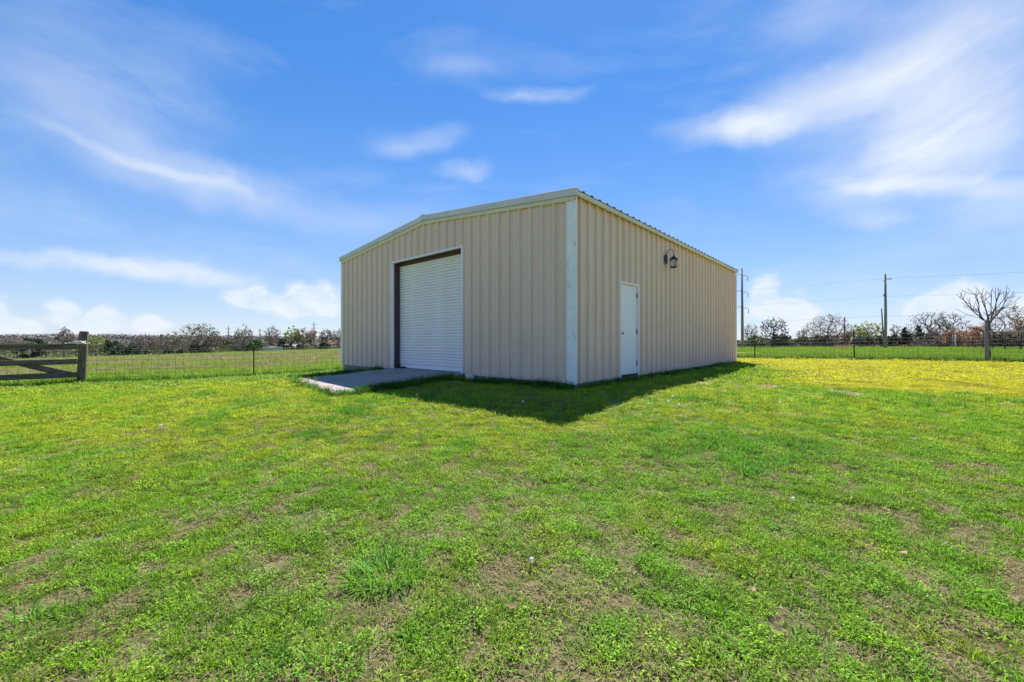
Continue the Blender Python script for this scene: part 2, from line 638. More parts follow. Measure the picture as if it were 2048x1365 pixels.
M = {}
M['panel'] = simple('tan_painted_steel', (.765, .545, .445), (.795, .57, .47), rough=.5, scale=1.1, stretch=(1.4, 1.4, .35),
                    dirt=(.58, .46, .34, .35), dirt_scale=1.3, dirt_stretch=(3, 3, .4), spec=.4)
M['roof'] = simple('grey_tan_roof_steel', (.40, .36, .29), (.33, .30, .25), rough=.5, scale=2)
M['trim_tan'] = simple('cream_trim_steel', (.72, .61, .44), (.66, .56, .41), rough=.5, scale=2)
M['trim_white'] = simple('chalky_white_trim_steel', (.68, .61, .62), (.60, .54, .56), rough=.55, scale=1.5,
                         dirt=(.30, .26, .25, .7), dirt_scale=3.5, dirt_at=(.54, .70), dirt_stretch=(1, .45, 1.6))
M['corner'] = simple('weathered_white_corner_steel', (.90, .85, .87), (.84, .79, .81), rough=.55, scale=2.0,
                     dirt=(.36, .37, .33, .75), dirt_scale=5.0, dirt_at=(.55, .72), dirt_stretch=(2.6, 2.6, .45))
M['white'] = simple('white_paint', (.86, .80, .86), (.82, .76, .82), rough=.45, scale=1.2)
M['curtain'] = simple('white_roller_steel', (.92, .85, .88), (.88, .80, .83), rough=.45, scale=1.0, stretch=(1, 1, 3),
                      dirt=(.50, .46, .40, .35), dirt_scale=2.0, dirt_stretch=(1, .6, 4))
M['oxide'] = simple('red_oxide_steel', (.10, .045, .05), (.07, .035, .042), rough=.6, scale=5)
M['concrete'] = simple('old_concrete', (.36, .315, .275), (.29, .25, .22), rough=.9, scale=2.4, bump=.4,
                       dirt=(.15, .13, .12, .55), dirt_scale=1.6, dirt_at=(.48, .70), dirt_stretch=(.5, 2.2, 1))
M['slab'] = simple('grey_brown_slab_edge', (.33, .27, .22), (.22, .19, .17), rough=.95, scale=5, bump=.5,
                   dirt=(.10, .085, .075, .6), dirt_scale=6)
M['bronze'] = simple('dark_bronze', (.022, .017, .014), (.035, .027, .022), rough=.45, scale=20, metallic=.4)
M['hinge'] = simple('dark_hinge_metal', (.04, .035, .035), rough=.4, metallic=.6)
M['knob'] = simple('brushed_nickel', (.35, .33, .31), rough=.3, metallic=1.0)
M['rubber'] = simple('black_rubber', (.02, .02, .022), rough=.8)
M['wood'] = simple('weathered_dark_timber', (.085, .06, .045), (.16, .125, .10), rough=.9, scale=3, stretch=(9, 9, 1.2), bump=.6)
M['rail'] = simple('weathered_rail_timber', (.075, .052, .04), (.17, .135, .11), rough=.9, scale=3, stretch=(1.0, 9, 9), bump=.6)
M['rope'] = simple('frayed_white_rope', (.70, .70, .69), (.55, .55, .54), rough=.9, scale=30)
M['tpost'] = simple('dark_rusty_steel_post', (.030, .018, .018), (.065, .035, .028), rough=.8, scale=14)
M['wire'] = simple('dull_fence_wire', (.10, .085, .075), (.16, .14, .12), rough=.7, scale=30, metallic=.2)
M['pole'] = simple('grey_utility_timber', (.17, .145, .13), (.25, .22, .20), rough=.9, scale=1.2, stretch=(6, 6, .5))
M['mono'] = simple('brown_weathering_steel', (.17, .135, .125), (.21, .175, .16), rough=.7, scale=.4)
M['insul'] = simple('grey_insulator', (.22, .21, .21), rough=.4)
M['line'] = simple('power_line_cable', (.12, .12, .13), rough=.6)
M['bark'] = simple('grey_brown_bark', (.12, .095, .08), (.19, .155, .13), rough=.95, scale=2.5)
M['bark_dark'] = simple('dark_bark', (.062, .048, .043), (.10, .078, .068), rough=.95, scale=2.5)
M['stone'] = simple('pale_limestone', (.62, .60, .56), (.34, .32, .29), rough=.95, scale=7, bump=.8)
M['brick'] = simple('brown_timber_block', (.16, .09, .065), (.10, .06, .05), rough=.95, scale=12, bump=.5)
M['pvc'] = simple('white_plastic_pipe', (.62, .62, .62), rough=.4)
M['shed_wall'] = simple('pale_green_shed_metal', (.42, .48, .42), (.38, .43, .39), rough=.6, scale=1)
M['shed_roof'] = simple('pale_grey_shed_roof', (.5, .5, .5), rough=.6)
M['house_white'] = simple('white_house_wall', (.75, .74, .72), rough=.8)
M['house_roof'] = simple('reddish_house_roof', (.33, .17, .12), (.27, .14, .11), rough=.9, scale=1)
M['dark_glass'] = simple('dark_window_glass', (.03, .035, .04), rough=.1)
M['yellow_plastic'] = simple('yellow_guy_marker_plastic', (.55, .45, .06), rough=.5)

# lantern glass
mg, nt, p = new_mat('seeded_lantern_glass')
p.inputs['Base Color'].default_value = (.78, .76, .70, 1)
p.inputs['Roughness'].default_value = .25
p.inputs['Transmission Weight'].default_value = .75
p.inputs['IOR'].default_value = 1.3
M['glass'] = mg


def leaf_mat(name, trans=.42, col=None, col2=None, attr=None, scale=3.0):
    """thin leaves: diffuse + light passing through"""
    m = bpy.data.materials.new(name)
    m.use_nodes = True
    nt = m.node_tree
    nt.nodes.clear()
    o = nt.nodes.new('ShaderNodeOutputMaterial')
    rn = nt.nodes.new('ShaderNodeAttribute')
    rn.attribute_name = 'rnd'
    if attr:
        a = nt.nodes.new('ShaderNodeAttribute')
        a.attribute_type = 'INSTANCER'
        a.attribute_name = attr
        base = a.outputs['Color']
        # every blade its own green, some of them straw
        k = math_n(nt, 'MULTIPLY_ADD', rn.outputs['Fac'], 1.15, 0.45)
        cmb = nt.nodes.new('ShaderNodeCombineColor')
        for i in range(3):
            nt.links.new(k, cmb.inputs[i])
        c = mixc(nt, 1.0, base, cmb.outputs[0], 'MULTIPLY')
        rs = nt.nodes.new('ShaderNodeAttribute')
        rs.attribute_name = 'straw'
        c = mixc(nt, rs.outputs['Fac'], c, (.34, .30, .12))
    else:
        k = rn.outputs['Fac']
        c = mixc(nt, k, col, col2)
    d = nt.nodes.new('ShaderNodeBsdfDiffuse')
    t = nt.nodes.new('ShaderNodeBsdfTranslucent')
    g = N(nt, 'ShaderNodeBsdfGlossy', i_Roughness=.6)
    nt.links.new(c, d.inputs['Color'])
    nt.links.new(c, t.inputs['Color'])
    mx = nt.nodes.new('ShaderNodeMixShader')
    mx.inputs[0].default_value = trans
    nt.links.new(d.outputs[0], mx.inputs[1])
    nt.links.new(t.outputs[0], mx.inputs[2])
    mx2 = nt.nodes.new('ShaderNodeMixShader')
    mx2.inputs[0].default_value = .02 if attr else .03
    nt.links.new(mx.outputs[0], mx2.inputs[1])
    nt.links.new(g.outputs[0], mx2.inputs[2])
    nt.links.new(mx2.outputs[0], o.inputs['Surface'])
    return m


M['blade'] = leaf_mat('grass_blade', .45, attr='tint')
M['clump'] = leaf_mat('rank_grass_blade', .42, (.08, .27, .012), (.24, .46, .025))
M['weed'] = leaf_mat('shade_weed_leaf', .35, (.03, .09, .012), (.07, .16, .02))
M['weed_dry'] = leaf_mat('dark_weed_stalk', .2, (.03, .04, .02), (.07, .07, .035))
M['seed'] = leaf_mat('white_seed_head', .4, (.72, .72, .70), (.85, .85, .83))
M['yflower'] = leaf_mat('yellow_petal', .3, (.62, .42, .02), (.75, .55, .03))
M['deadleaf'] = leaf_mat('dead_leaf', .2, (.22, .14, .07), (.38, .29, .17))
M['cedar'] = leaf_mat('cedar_foliage', .22, (.022, .045, .024), (.06, .105, .05))
M['green'] = leaf_mat('green_foliage', .35, (.035, .085, .02), (.09, .17, .035))
M['spring'] = leaf_mat('spring_foliage', .45, (.17, .22, .04), (.34, .38, .09))
M['olive'] = leaf_mat('olive_oak_foliage', .3, (.095, .095, .05), (.20, .18, .10))
M['twig'] = leaf_mat('brown_twig_haze', .25, (.125, .11, .082), (.245, .21, .16))
M['twig_red'] = leaf_mat('reddish_bud_haze', .3, (.26, .13, .085), (.42, .24, .15))
M['drygrass'] = leaf_mat('dry_weed_grass', .35, (.18, .12, .085), (.31, .22, .15))
M['tangrass'] = leaf_mat('tan_bunch_grass', .35, (.30, .20, .09), (.42, .30, .15))
M['farwood'] = leaf_mat('far_wood_foliage', .2, (.085, .08, .06), (.18, .16, .125))
M['ridgewood'] = leaf_mat('ridge_wood_foliage', .2, (.075, .075, .075), (.125, .12, .115))
M['fargreen'] = leaf_mat('far_green_foliage', .25, (.08, .11, .05), (.22, .25, .11))

# ground: zone colours come as a vertex attribute, fine soil and thatch on top
m, nt, p = new_mat('turf_soil')
ca = nt.nodes.new('ShaderNodeAttribute')
ca.attribute_name = 'turf'
fine = pos_noise(nt, 26, 8, .7)
mid_ = pos_noise(nt, 3.2, 6, .65)
thatch = mixc(nt, ramp_n(nt, fine, .35, .65), (.050, .038, .022), (.40, .31, .205))
c = mixc(nt, ramp_n(nt, mid_, .30, .75), ca.outputs['Color'], thatch)
c = mixc(nt, .70, ca.outputs['Color'], c)
ba = nt.nodes.new('ShaderNodeAttribute')
ba.attribute_name = 'bare'
soil = mixc(nt, ramp_n(nt, fine, .30, .68), (.20, .15, .10), (.50, .42, .32))
c = mixc(nt, math_n(nt, 'MINIMUM', ba.outputs['Fac'], 1.0), c, soil)
nt.links.new(c, p.inputs['Base Color'])
p.inputs['Roughness'].default_value = 1.0
p.inputs['Specular IOR Level'].default_value = .1
bp = N(nt, 'ShaderNodeBump', i_Strength=.8, i_Distance=.03)
nt.links.new(fine, bp.inputs['Height'])
nt.links.new(bp.outputs[0], p.inputs['Normal'])
M['turf'] = m

# ------------------------------------------------------------------ ground sheet
gx = axis(-1500, -16, 19, .22, 1500)
gy = axis(-350, -2.5, 22, .22, 2200)
GX, GY = np.meshgrid(gx, gy)
GZ = ground(GX, GY)
nx, ny = len(gx), len(gy)
verts = np.c_[GX.ravel(), GY.ravel(), GZ.ravel()]
ii = np.arange(nx * ny).reshape(ny, nx)
faces = np.stack([ii[:-1, :-1], ii[:-1, 1:], ii[1:, 1:], ii[1:, :-1]], -1).reshape(-1, 4)
me = bpy.data.meshes.new('ground')
me.from_pydata(verts.tolist(), [], faces.tolist())
me.polygons.foreach_set('use_smooth', [True] * len(faces))
me.materials.append(M['turf'])
_lt = lawn_tint(GX.ravel(), GY.ravel()) * .8
_gap = (sstep(9.0, 4.0, np.hypot(GX.ravel(), GY.ravel())) * .85)[:, None]     # soil and thatch show between the near tufts
set_color_attr(me, 'turf', _lt * (1 - _gap) + np.array((.075, .064, .030)) * _gap)
a = me.attributes.new('bare', 'FLOAT', 'POINT')
a.data.foreach_set('value', bare_w(GX.ravel(), GY.ravel()).astype(np.float32))
tag(link('ground', me), kind='structure')

# ------------------------------------------------------------------ grass (scattered tufts)
TUFTS = bpy.data.collections.new('grass_tuft_shapes')


def tuft(name, nb, rad, hmin, hmax, wid, lean, straw, seed, flat=0.0, segs=3, mat='blade'):
    r = np.random.default_rng(seed)
    V, Fc, rnd, stw = [], [], [], []
    for i in range(nb):
        a = r.uniform(0, 2 * math.pi)
        d = rad * math.sqrt(r.uniform(0, 1))
        b = np.array((math.cos(a) * d, math.sin(a) * d, -.006))
        a2 = a + r.normal(0, .9)
        h = r.uniform(hmin, hmax)
        ln = lean * r.uniform(.2, 1.3) + flat
        side = np.array((-math.sin(a2), math.cos(a2), 0)) * wid * r.uniform(.6, 1.3) / 2
        tw = r.normal(0, .5)
        o = len(V)
        up = np.array((math.cos(a2), math.sin(a2), 0))
        pt = b.copy()
        th = max(0.05, math.pi / 2 - ln * .35)
        for s in range(segs):
            wv = side * (1 - s / segs * .45) + up * tw * .15 * wid
            V += [pt - wv, pt + wv]
            pt = pt + (up * math.cos(th) + np.array((0, 0, math.sin(th)))) * h / segs
            th -= ln * (.75 / segs) * 1.6
            th = max(th, -.35)
        V.append(pt)
        for s in range(segs - 1):
            q = o + 2 * s
            Fc.append((q, q + 1, q + 3, q + 2))
        q = o + 2 * (segs - 1)
        Fc.append((q, q + 1, q + 2))
        k, st = r.uniform(0, 1), (1.0 if r.uniform() < straw else 0.0) * r.uniform(.5, 1)
        rnd += [k] * (2 * segs + 1)
        stw += [st] * (2 * segs + 1)
    return finish_leaves(name, V, Fc, rnd, stw, M[mat])


def finish_leaves(name, V, Fc, rnd, stw, mat):
    me = bpy.data.meshes.new(name)
    me.from_pydata([tuple(map(float, v)) for v in V], [], Fc)
    me.materials.append(mat)
    at_ = me.attributes.new('rnd', 'FLOAT', 'POINT')
    at_.data.foreach_set('value', np.array(rnd, np.float32))
    if stw is not None:
        at_ = me.attributes.new('straw', 'FLOAT', 'POINT')
        at_.data.foreach_set('value', np.array(stw, np.float32))
    me.update()
    return me


def clover(name, nl, rad, hmax, size, seed):
    r = np.random.default_rng(seed)
    V, Fc, rnd, stw = [], [], [], []
    for i in range(nl):
        a, d = r.uniform(0, 2 * math.pi), rad * math.sqrt(r.uniform())
        c = np.array((math.cos(a) * d, math.sin(a) * d, r.uniform(.006, hmax)))
        a2, tl = r.uniform(0, 2 * math.pi), r.uniform(-.7, .7)
        u = np.array((math.cos(a2), math.sin(a2), tl * .8))
        v = np.array((-math.sin(a2), math.cos(a2), r.uniform(-.5, .5)))
        s = size * r.uniform(.6, 1.3)
        o = len(V)
        V += [c - u * s, c + v * s * .55 + u * .2 * s, c + u * s, c - v * s * .55 + u * .2 * s]
        Fc.append((o, o + 1, o + 2, o + 3))
        rnd += [r.uniform()] * 4
        stw += [0.0] * 4
    return finish_leaves(name, V, Fc, rnd, stw, M['blade'])


def src(name, me):
    o = bpy.data.objects.new(name, me)
    TUFTS.objects.link(o)


# 00-02 short turf, 03-04 little broad leaves, 05-06 dry thatch, 07 taller, 08 far turf, 09 field grass, 10 wall-foot grass
src('t00', tuft('t00', 34, .055, .025, .055, .0042, 1.5, .08, 1))
src('t01', tuft('t01', 30, .060, .020, .045, .0050, 2.0, .14, 2))
src('t02', tuft('t02', 26, .050, .030, .070, .0038, 1.2, .05, 3))
src('t03', clover('t03', 60, .065, .034, .0062, 4))
src('t04', clover('t04', 54, .060, .026, .0070, 5))
src('t05', tuft('t05', 34, .070, .03, .075, .0030, 2.6, 1.0, 6, flat=1.6))
src('t06', tuft('t06', 20, .055, .02, .06, .0034, 2.2, .9, 7, flat=2.2))
src('t07', tuft('t07', 46, .06, .04, .095, .0046, 1.5, .03, 8))
src('t08', tuft('t08', 60, .17, .035, .075, .010, 1.6, .10, 9, segs=2))
src('t09', tuft('t09', 60, .30, .12, .34, .016, 1.1, .04, 10, segs=2))
src('t10', tuft('t10', 60, .09, .08, .20, .0060, 1.2, .02, 11))


def scatter_obj(name, pts, rot, scl, kind, tint, label=None):
    me = bpy.data.meshes.new(name)
    n = len(pts)
    me.vertices.add(n)
    me.vertices.foreach_set('co', pts.astype(np.float32).ravel())
    for nm, ty, arr, key in (('rot', 'FLOAT_VECTOR', rot, 'vector'), ('scl', 'FLOAT_VECTOR', scl, 'vector')):
        at_ = me.attributes.new(nm, ty, 'POINT')
        at_.data.foreach_set(key, arr.astype(np.float32).ravel())
    at_ = me.attributes.new('which', 'INT', 'POINT')
    at_.data.foreach_set('value', kind.astype(np.int32))
    set_color_attr(me, 'tint', tint)
    me.materials.append(M['blade'])
    o = link(name, me)
    ng = bpy.data.node_groups.new(name, 'GeometryNodeTree')
    ng.interface.new_socket('Geometry', in_out='INPUT', socket_type='NodeSocketGeometry')
    ng.interface.new_socket('Geometry', in_out='OUTPUT', socket_type='NodeSocketGeometry')
    gi, go = ng.nodes.new('NodeGroupInput'), ng.nodes.new('NodeGroupOutput')
    mp = ng.nodes.new('GeometryNodeMeshToPoints')
    ip = ng.nodes.new('GeometryNodeInstanceOnPoints')
    ci = ng.nodes.new('GeometryNodeCollectionInfo')
    ci.inputs['Collection'].default_value = TUFTS
    ci.inputs['Separate Children'].default_value = True
    ci.inputs['Reset Children'].default_value = True
    ip.inputs['Pick Instance'].default_value = True

    def named(nm, ty):
        q = ng.nodes.new('GeometryNodeInputNamedAttribute')
        q.data_type = ty
        q.inputs['Name'].default_value = nm
        return q.outputs['Attribute']
    L = ng.links.new
    L(gi.outputs[0], mp.inputs['Mesh'])
    L(mp.outputs[0], ip.inputs['Points'])
    L(ci.outputs[0], ip.inputs['Instance'])
    L(named('which', 'INT'), ip.inputs['Instance Index'])
    L(named('rot', 'FLOAT_VECTOR'), ip.inputs['Rotation'])
    L(named('scl', 'FLOAT_VECTOR'), ip.inputs['Scale'])
    L(ip.outputs[0], go.inputs[0])
    md = o.modifiers.new('scatter', 'NODES')
    md.node_group = ng
    tag(o, label, None, None, 'stuff')
    return o


def zone_pts(y0, y1, dens, margin=1.5, xl=-1.32, xr=1.32):
    """random points of the viewed strip between two depths"""
    w = max(abs(xl), abs(xr))
    area = ((xr - xl) * y1 + 2 * margin) * (y1 - y0)
    n = int(area * dens)
    X = rng.uniform(xl * y1 - margin, xr * y1 + margin, n)
    Y = rng.uniform(y0, y1, n)
    k = (X > xl * Y - margin) & (X < xr * Y + margin)
    return X[k], Y[k]


def clear_of(X, Y, pad=.03):
    u, t, lx, ly = ramp_uv(X, Y)
    n = (fbm(X * 5, Y * 5, 55, 3) - .5)
    onramp = (u > 0) & (u < .985 + n * .12) & (t > .045 - n * .16) & (t < .975 + n * .06)
    inb = (lx > -.05 - pad) & (lx < BLEN + .05 + pad) & (ly > -.05 - pad) & (ly < BWID + .05 + pad)
    return ~(onramp | inb)


def pick_lawn(X, Y, big=False):
    n = len(X)
    bw = bare_w(X, Y)
    dry = fbm(X * 8.5, Y * 8.5, 101, 4)
    dry2 = fbm(X * .7, Y * .7, 103)
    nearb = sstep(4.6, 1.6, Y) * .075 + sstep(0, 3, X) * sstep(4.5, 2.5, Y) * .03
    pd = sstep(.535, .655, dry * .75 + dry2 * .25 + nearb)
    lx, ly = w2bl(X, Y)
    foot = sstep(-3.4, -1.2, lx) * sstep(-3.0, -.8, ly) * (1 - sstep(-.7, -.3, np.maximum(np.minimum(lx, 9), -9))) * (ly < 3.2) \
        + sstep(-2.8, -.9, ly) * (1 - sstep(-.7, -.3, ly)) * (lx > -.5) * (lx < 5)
    pd = np.clip(pd + .42 * np.clip(foot, 0, 1) * (.4 + fbm(X * 3, Y * 3, 109)), 0, 1)      # more dry greyish thatch by the walls, its colour also brightens the shaded grass
    pd = np.maximum(pd * .85, np.clip(bw, 0, 1) * .9)
    pd *= (1 - .8 * yellow_w(X, Y))
    keep = rng.uniform(0, 1, n) > np.clip(bw * .62 - .10, 0, .9)
    r = rng.uniform(0, 1, n)
    lush = fbm(X * 1.3, Y * 1.3, 107)
    kind = np.where(r < .32, 0, np.where(r < .58, 1, np.where(r < .82, 2, np.where(r < .92, 3, 4))))
    tall = (lush > .68) & (rng.uniform(0, 1, n) < .22)
    kind = np.where(tall, 7, kind)
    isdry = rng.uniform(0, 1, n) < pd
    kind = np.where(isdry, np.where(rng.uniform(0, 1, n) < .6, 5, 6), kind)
    if big:
        kind = np.where(isdry | (kind == 7), kind, np.where(rng.uniform(0, 1, n) < .75, 8, kind))
    _yw = yellow_w(X, Y)
    tint = lawn_tint(X, Y) * (1 + rng.uniform(-.38, .42, n) * (1 - .85 * _yw))[:, None]
    dcol = np.array((.40, .30, .21)) * rng.uniform(.15, 1.25, n)[:, None]
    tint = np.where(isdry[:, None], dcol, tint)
    tint = np.where((kind == 7)[:, None], G_DARK * rng.uniform(.9, 1.4, n)[:, None], tint)
    return keep, kind, tint


chunks = []


def push(X, Y, kind, tint, s0, s1, ht=1.0):
    n = len(X)
    ht = ht * (1 - .58 * yellow_w(X, Y))
    Z = ground(X, Y)
    sc = rng.uniform(s0, s1, n)
    scl = np.c_[sc, sc, sc * rng.uniform(.75, 1.25, n) * ht]
    rot = np.c_[rng.normal(0, .12, n), rng.normal(0, .12, n), rng.uniform(0, 6.283, n)]
    chunks.append((np.c_[X, Y, Z], rot, scl, kind, tint))


for y0, y1, dens, s0, s1, big in ((.4, 3.0, 1050, .62, 1.05, False), (3.0, 5.5, 620, .75, 1.25, False), (5.5, 9, 260, 1.0, 1.7, False),
                                  (9, 15, 62, 1.1, 2.0, True), (15, 27, 26, 1.4, 2.4, True)):
    X, Y = zone_pts(y0, y1, dens)
    k = clear_of(X, Y)
    dl, dr = fence_side(X, Y)
    k &= (dl < .1) & (dr < .1)
    X, Y = X[k], Y[k]
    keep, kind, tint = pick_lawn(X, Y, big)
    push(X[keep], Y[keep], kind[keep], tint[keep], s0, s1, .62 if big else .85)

# taller unmown grass at the foot of the walls, along the ramp and under the fences
fx, fy = [], []
for (ax, ay, bx, by, n, sp) in ((-.13, 0, -.13, 3.0, 230, .10), (-.12, 6.4, -.12, 9.4, 90, .07), (0, -.12, 11.7, -.12, 200, .07)):
    t = rng.uniform(0, 1, n)
    lx = ax + (bx - ax) * t - (abs(rng.normal(0, sp, n)) if ax < 0 else 0)
    ly = ay + (by - ay) * t - (abs(rng.normal(0, sp, n)) if ax == 0 else 0)
    wx, wy = bl2w(lx, ly)
    fx.append(wx), fy.append(wy)
for tt, n in ((0.0, 230), (1.0, 90)):
    t = rng.uniform(0.02, 1.0, n)
    L = RL0 if tt == 0 else RL1
    ly = (RY0 if tt == 0 else RY1) + (-1 if tt == 0 else 1) * rng.normal(.03, .09, n)
    wx, wy = bl2w(-L * t, ly)
    fx.append(wx), fy.append(wy)
t = rng.uniform(0, 1, 34)
wx, wy = bl2w(-(RL0 + (RL1 - RL0) * t) - np.abs(rng.normal(.04, .05, 34)), RY0 + (RY1 - RY0) * t)
fx.append(wx), fy.append(wy)
X, Y = np.concatenate(fx), np.concatenate(fy)
tint = np.array((.05, .15, .014)) * rng.uniform(.8, 1.7, len(X))[:, None]
push(X, Y, np.full(len(X), 10), tint, .55, 1.1)
# rough strip under both fences
s = rng.uniform(-3, 12, 500)
X, Y = -12.36 + .752 * s, 11.7 + .66 * s
X, Y = X + rng.normal(0, .15, 500), Y + rng.normal(0, .15, 500)
k = clear_of(X, Y)
push(X[k], Y[k], np.full(k.sum(), 10), (np.array((.07, .18, .015)) * rng.uniform(.7, 1.6, 500)[:, None])[k], .8, 1.5)
s = rng.uniform(-6, 12, 700)
X, Y = 12.5 + .655 * s, 21 - .756 * s
X, Y = X + rng.normal(.1, .2, 700), Y + rng.normal(.1, .2, 700)
push(X, Y, np.full(700, 10), np.array((.07, .18, .015)) * rng.uniform(.7, 1.6, 700)[:, None], .9, 1.7)

P_, R_, S_, K_, T_ = (np.concatenate([c[i] for c in chunks]) for i in range(5))
scatter_obj('lawn_grass', P_, R_, S_, K_, T_, 'patchy mown yard grass, green turning yellow with dry brown spots')

chunks = []
for y0, y1, dens, s0, s1 in ((9, 25, 14, .55, 1.0), (25, 55, 4.0, .9, 1.5), (55, 100, 1.6, 1.2, 2.2), (100, 132, .8, 1.5, 2.6)):
    X, Y = zone_pts(y0, y1, dens, 2, -1.32, -.05)
    dl, dr = fence_side(X, Y)
    k = (dl > .05) & clear_of(X, Y)
    X, Y = X[k], Y[k]
    push(X, Y, np.full(len(X), 9), lawn_tint(X, Y) * rng.uniform(.7, 1.3, len(X))[:, None], s0, s1, .8)
P_, R_, S_, K_, T_ = (np.concatenate([c[i] for c in chunks]) for i in range(5))
scatter_obj('meadow_grass', P_, R_, S_, K_, T_, 'long green and brownish meadow grass beyond the left wire fence')
chunks = []
for y0, y1, dens, s0, s1 in ((13, 30, 16, .55, 1.0), (30, 60, 5, .8, 1.4), (60, 108, 2.0, 1.1, 2.0)):
    X, Y = zone_pts(y0, y1, dens, 2, .45, 1.32)
    dl, dr = fence_side(X, Y)
    k = (dr > .05) & clear_of(X, Y)
    X, Y = X[k], Y[k]
    push(X, Y, np.full(len(X), 9), lawn_tint(X, Y) * rng.uniform(.7, 1.3, len(X))[:, None], s0, s1, .7)
P_, R_, S_, K_, T_ = (np.concatenate([c[i] for c in chunks]) for i in range(5))
scatter_obj('pasture_grass', P_, R_, S_, K_, T_, 'long deep green pasture grass beyond the right wire fence')

# ------------------------------------------------------------------ metal building
B = empty('metal_building', (BC[0], BC[1], 0), BANG, 'large tan ribbed metal shop building with a low gable roof', 'building')
PER = .305
SLOPE = .0957
EAVE = 3.66                                  # top of the rake trim at the eave corner


def rake_top(s):
    return EAVE + SLOPE * min(s, BWID - s)


def rib_pts(s0, s1, phase=.16, h=.050):
    pts = []
    k0 = int(math.floor((s0 - phase) / PER)) - 1
    k1 = int(math.ceil((s1 - phase) / PER)) + 1
    for k in range(k0, k1 + 1):
        c = phase + k * PER
        pts += [(c - .046, 0), (c - .026, h), (c + .026, h), (c + .046, 0)]
        for mm in (c + .105, c + .200):
            pts += [(mm - .013, 0), (mm - .005, .005), (mm + .005, .005), (mm + .013, 0)]
    pts.sort()

    def off(s):
        for (a, oa), (b, ob) in zip(pts, pts[1:]):
            if a <= s <= b:
                return oa + (ob - oa) * (s - a) / max(b - a, 1e-9)
        return 0
    return [(s0, off(s0))] + [q for q in pts if s0 + 1e-4 < q[0] < s1 - 1e-4] + [(s1, off(s1))]


def strip(prof, fn, z0, z1, extra=0.0, breaks=()):
    """ribbed sheet: profile (s, outward) between bottom z0(s) and top z1(s); 1 mm thick"""
    mb = MB()
    vs, fs = [], []
    n = len(prof)
    for layer in (0, .0012):
        for s, o in prof:
            vs.append(fn(s, o + extra - layer, z0(s)))
            vs.append(fn(s, o + extra - layer, z1(s)))
    m2 = 2 * n
    for i in range(n - 1):
        a = 2 * i
        fs.append((a, a + 1, a + 3, a + 2))
        fs.append((m2 + a, m2 + a + 2, m2 + a + 3, m2 + a + 1))
        fs.append((a, a + 2, m2 + a + 2, m2 + a))
        fs.append((a + 1, m2 + a + 1, m2 + a + 3, a + 3))
    fs.append((0, m2, m2 + 1, 1))
    e = 2 * (n - 1)
    fs.append((e, e + 1, m2 + e + 1, m2 + e))
    return mb.add(vs, fs)


def gab(s, o, z):
    return (-o, s, z)


def sid(s, o, z):
    return (s, -o, z)


PB = -.03                                     # bottom edge of the wall sheets
OY0, OY1, OZ = 3.20, 6.21, 3.03               # roller door opening
EX0, EX1, EZ = 1.765, 2.645, 2.075            # entry door opening


# front gable wall: liner plus sheets
def liner_gable(x0, x1):
    mb = MB()
    for poly in ([(0.02, PB), (OY0, PB), (OY0, OZ), (OY0, rake_top(OY0) - .12), (0.02, rake_top(0) - .12)],
                 [(OY1, PB), (BWID - .02, PB), (BWID - .02, rake_top(0) - .12), (OY1, rake_top(OY1) - .12)],
                 [(OY0, OZ), (OY1, OZ), (OY1, rake_top(OY1) - .12), (BWID / 2, rake_top(BWID / 2) - .12), (OY0, rake_top(OY0) - .12)]):
        mb.prism(poly, lambda a, z: (x0, a, z), lambda a, z: (x1, a, z))
    return mb


wall = liner_gable(.02, .05).build('wall', M['panel'], B)
s = 0.16 - .06
k = 0
edges = [.03] + [.10 + .915 * i for i in range(1, 11)] + [BWID - .03]
edges = [e for e in edges if e < BWID - .02] + ([BWID - .03] if edges[-1] > BWID - .02 else [])
edges = sorted(set(edges))
cuts = sorted(set(edges + [OY0, OY1]))
for a_, b_ in zip(cuts, cuts[1:]):
    mid = (a_ + b_) / 2
    z0 = OZ if OY0 < mid < OY1 else PB
    prof = rib_pts(a_, b_)
    if a_ < BWID / 2 < b_:
        prof = sorted(prof + [(BWID / 2, np.interp(BWID / 2, [q[0] for q in prof], [q[1] for q in prof]))])
    k += 1
    strip(prof, gab, lambda q, z0=z0: z0, lambda q: rake_top(q) - .10, .0022 * (k % 2)).build('wall_panel', M['panel'], wall)

# side wall
mb = MB()
for (a_, b_, z0) in ((.05, EX0, PB), (EX0, EX1, EZ), (EX1, BLEN - .02, PB)):
    mb.box(a_, b_, .02, .05, z0, EAVE - .12)
wall2 = mb.build('wall', M['panel'], B)
edges = [.03] + [.10 + .915 * i for i in range(1, 13)] + [BLEN - .03]
cuts = sorted(set(edges + [EX0, EX1]))
shared = {}
for k, (a_, b_) in enumerate(zip(cuts, cuts[1:])):
    mid = (a_ + b_) / 2
    z0 = EZ if EX0 < mid < EX1 else PB
    strip(rib_pts(a_, b_), sid, lambda q, z0=z0: z0, lambda q: EAVE - .09, .0022 * (k % 2)).build('wall_panel', M['panel'], wall2)
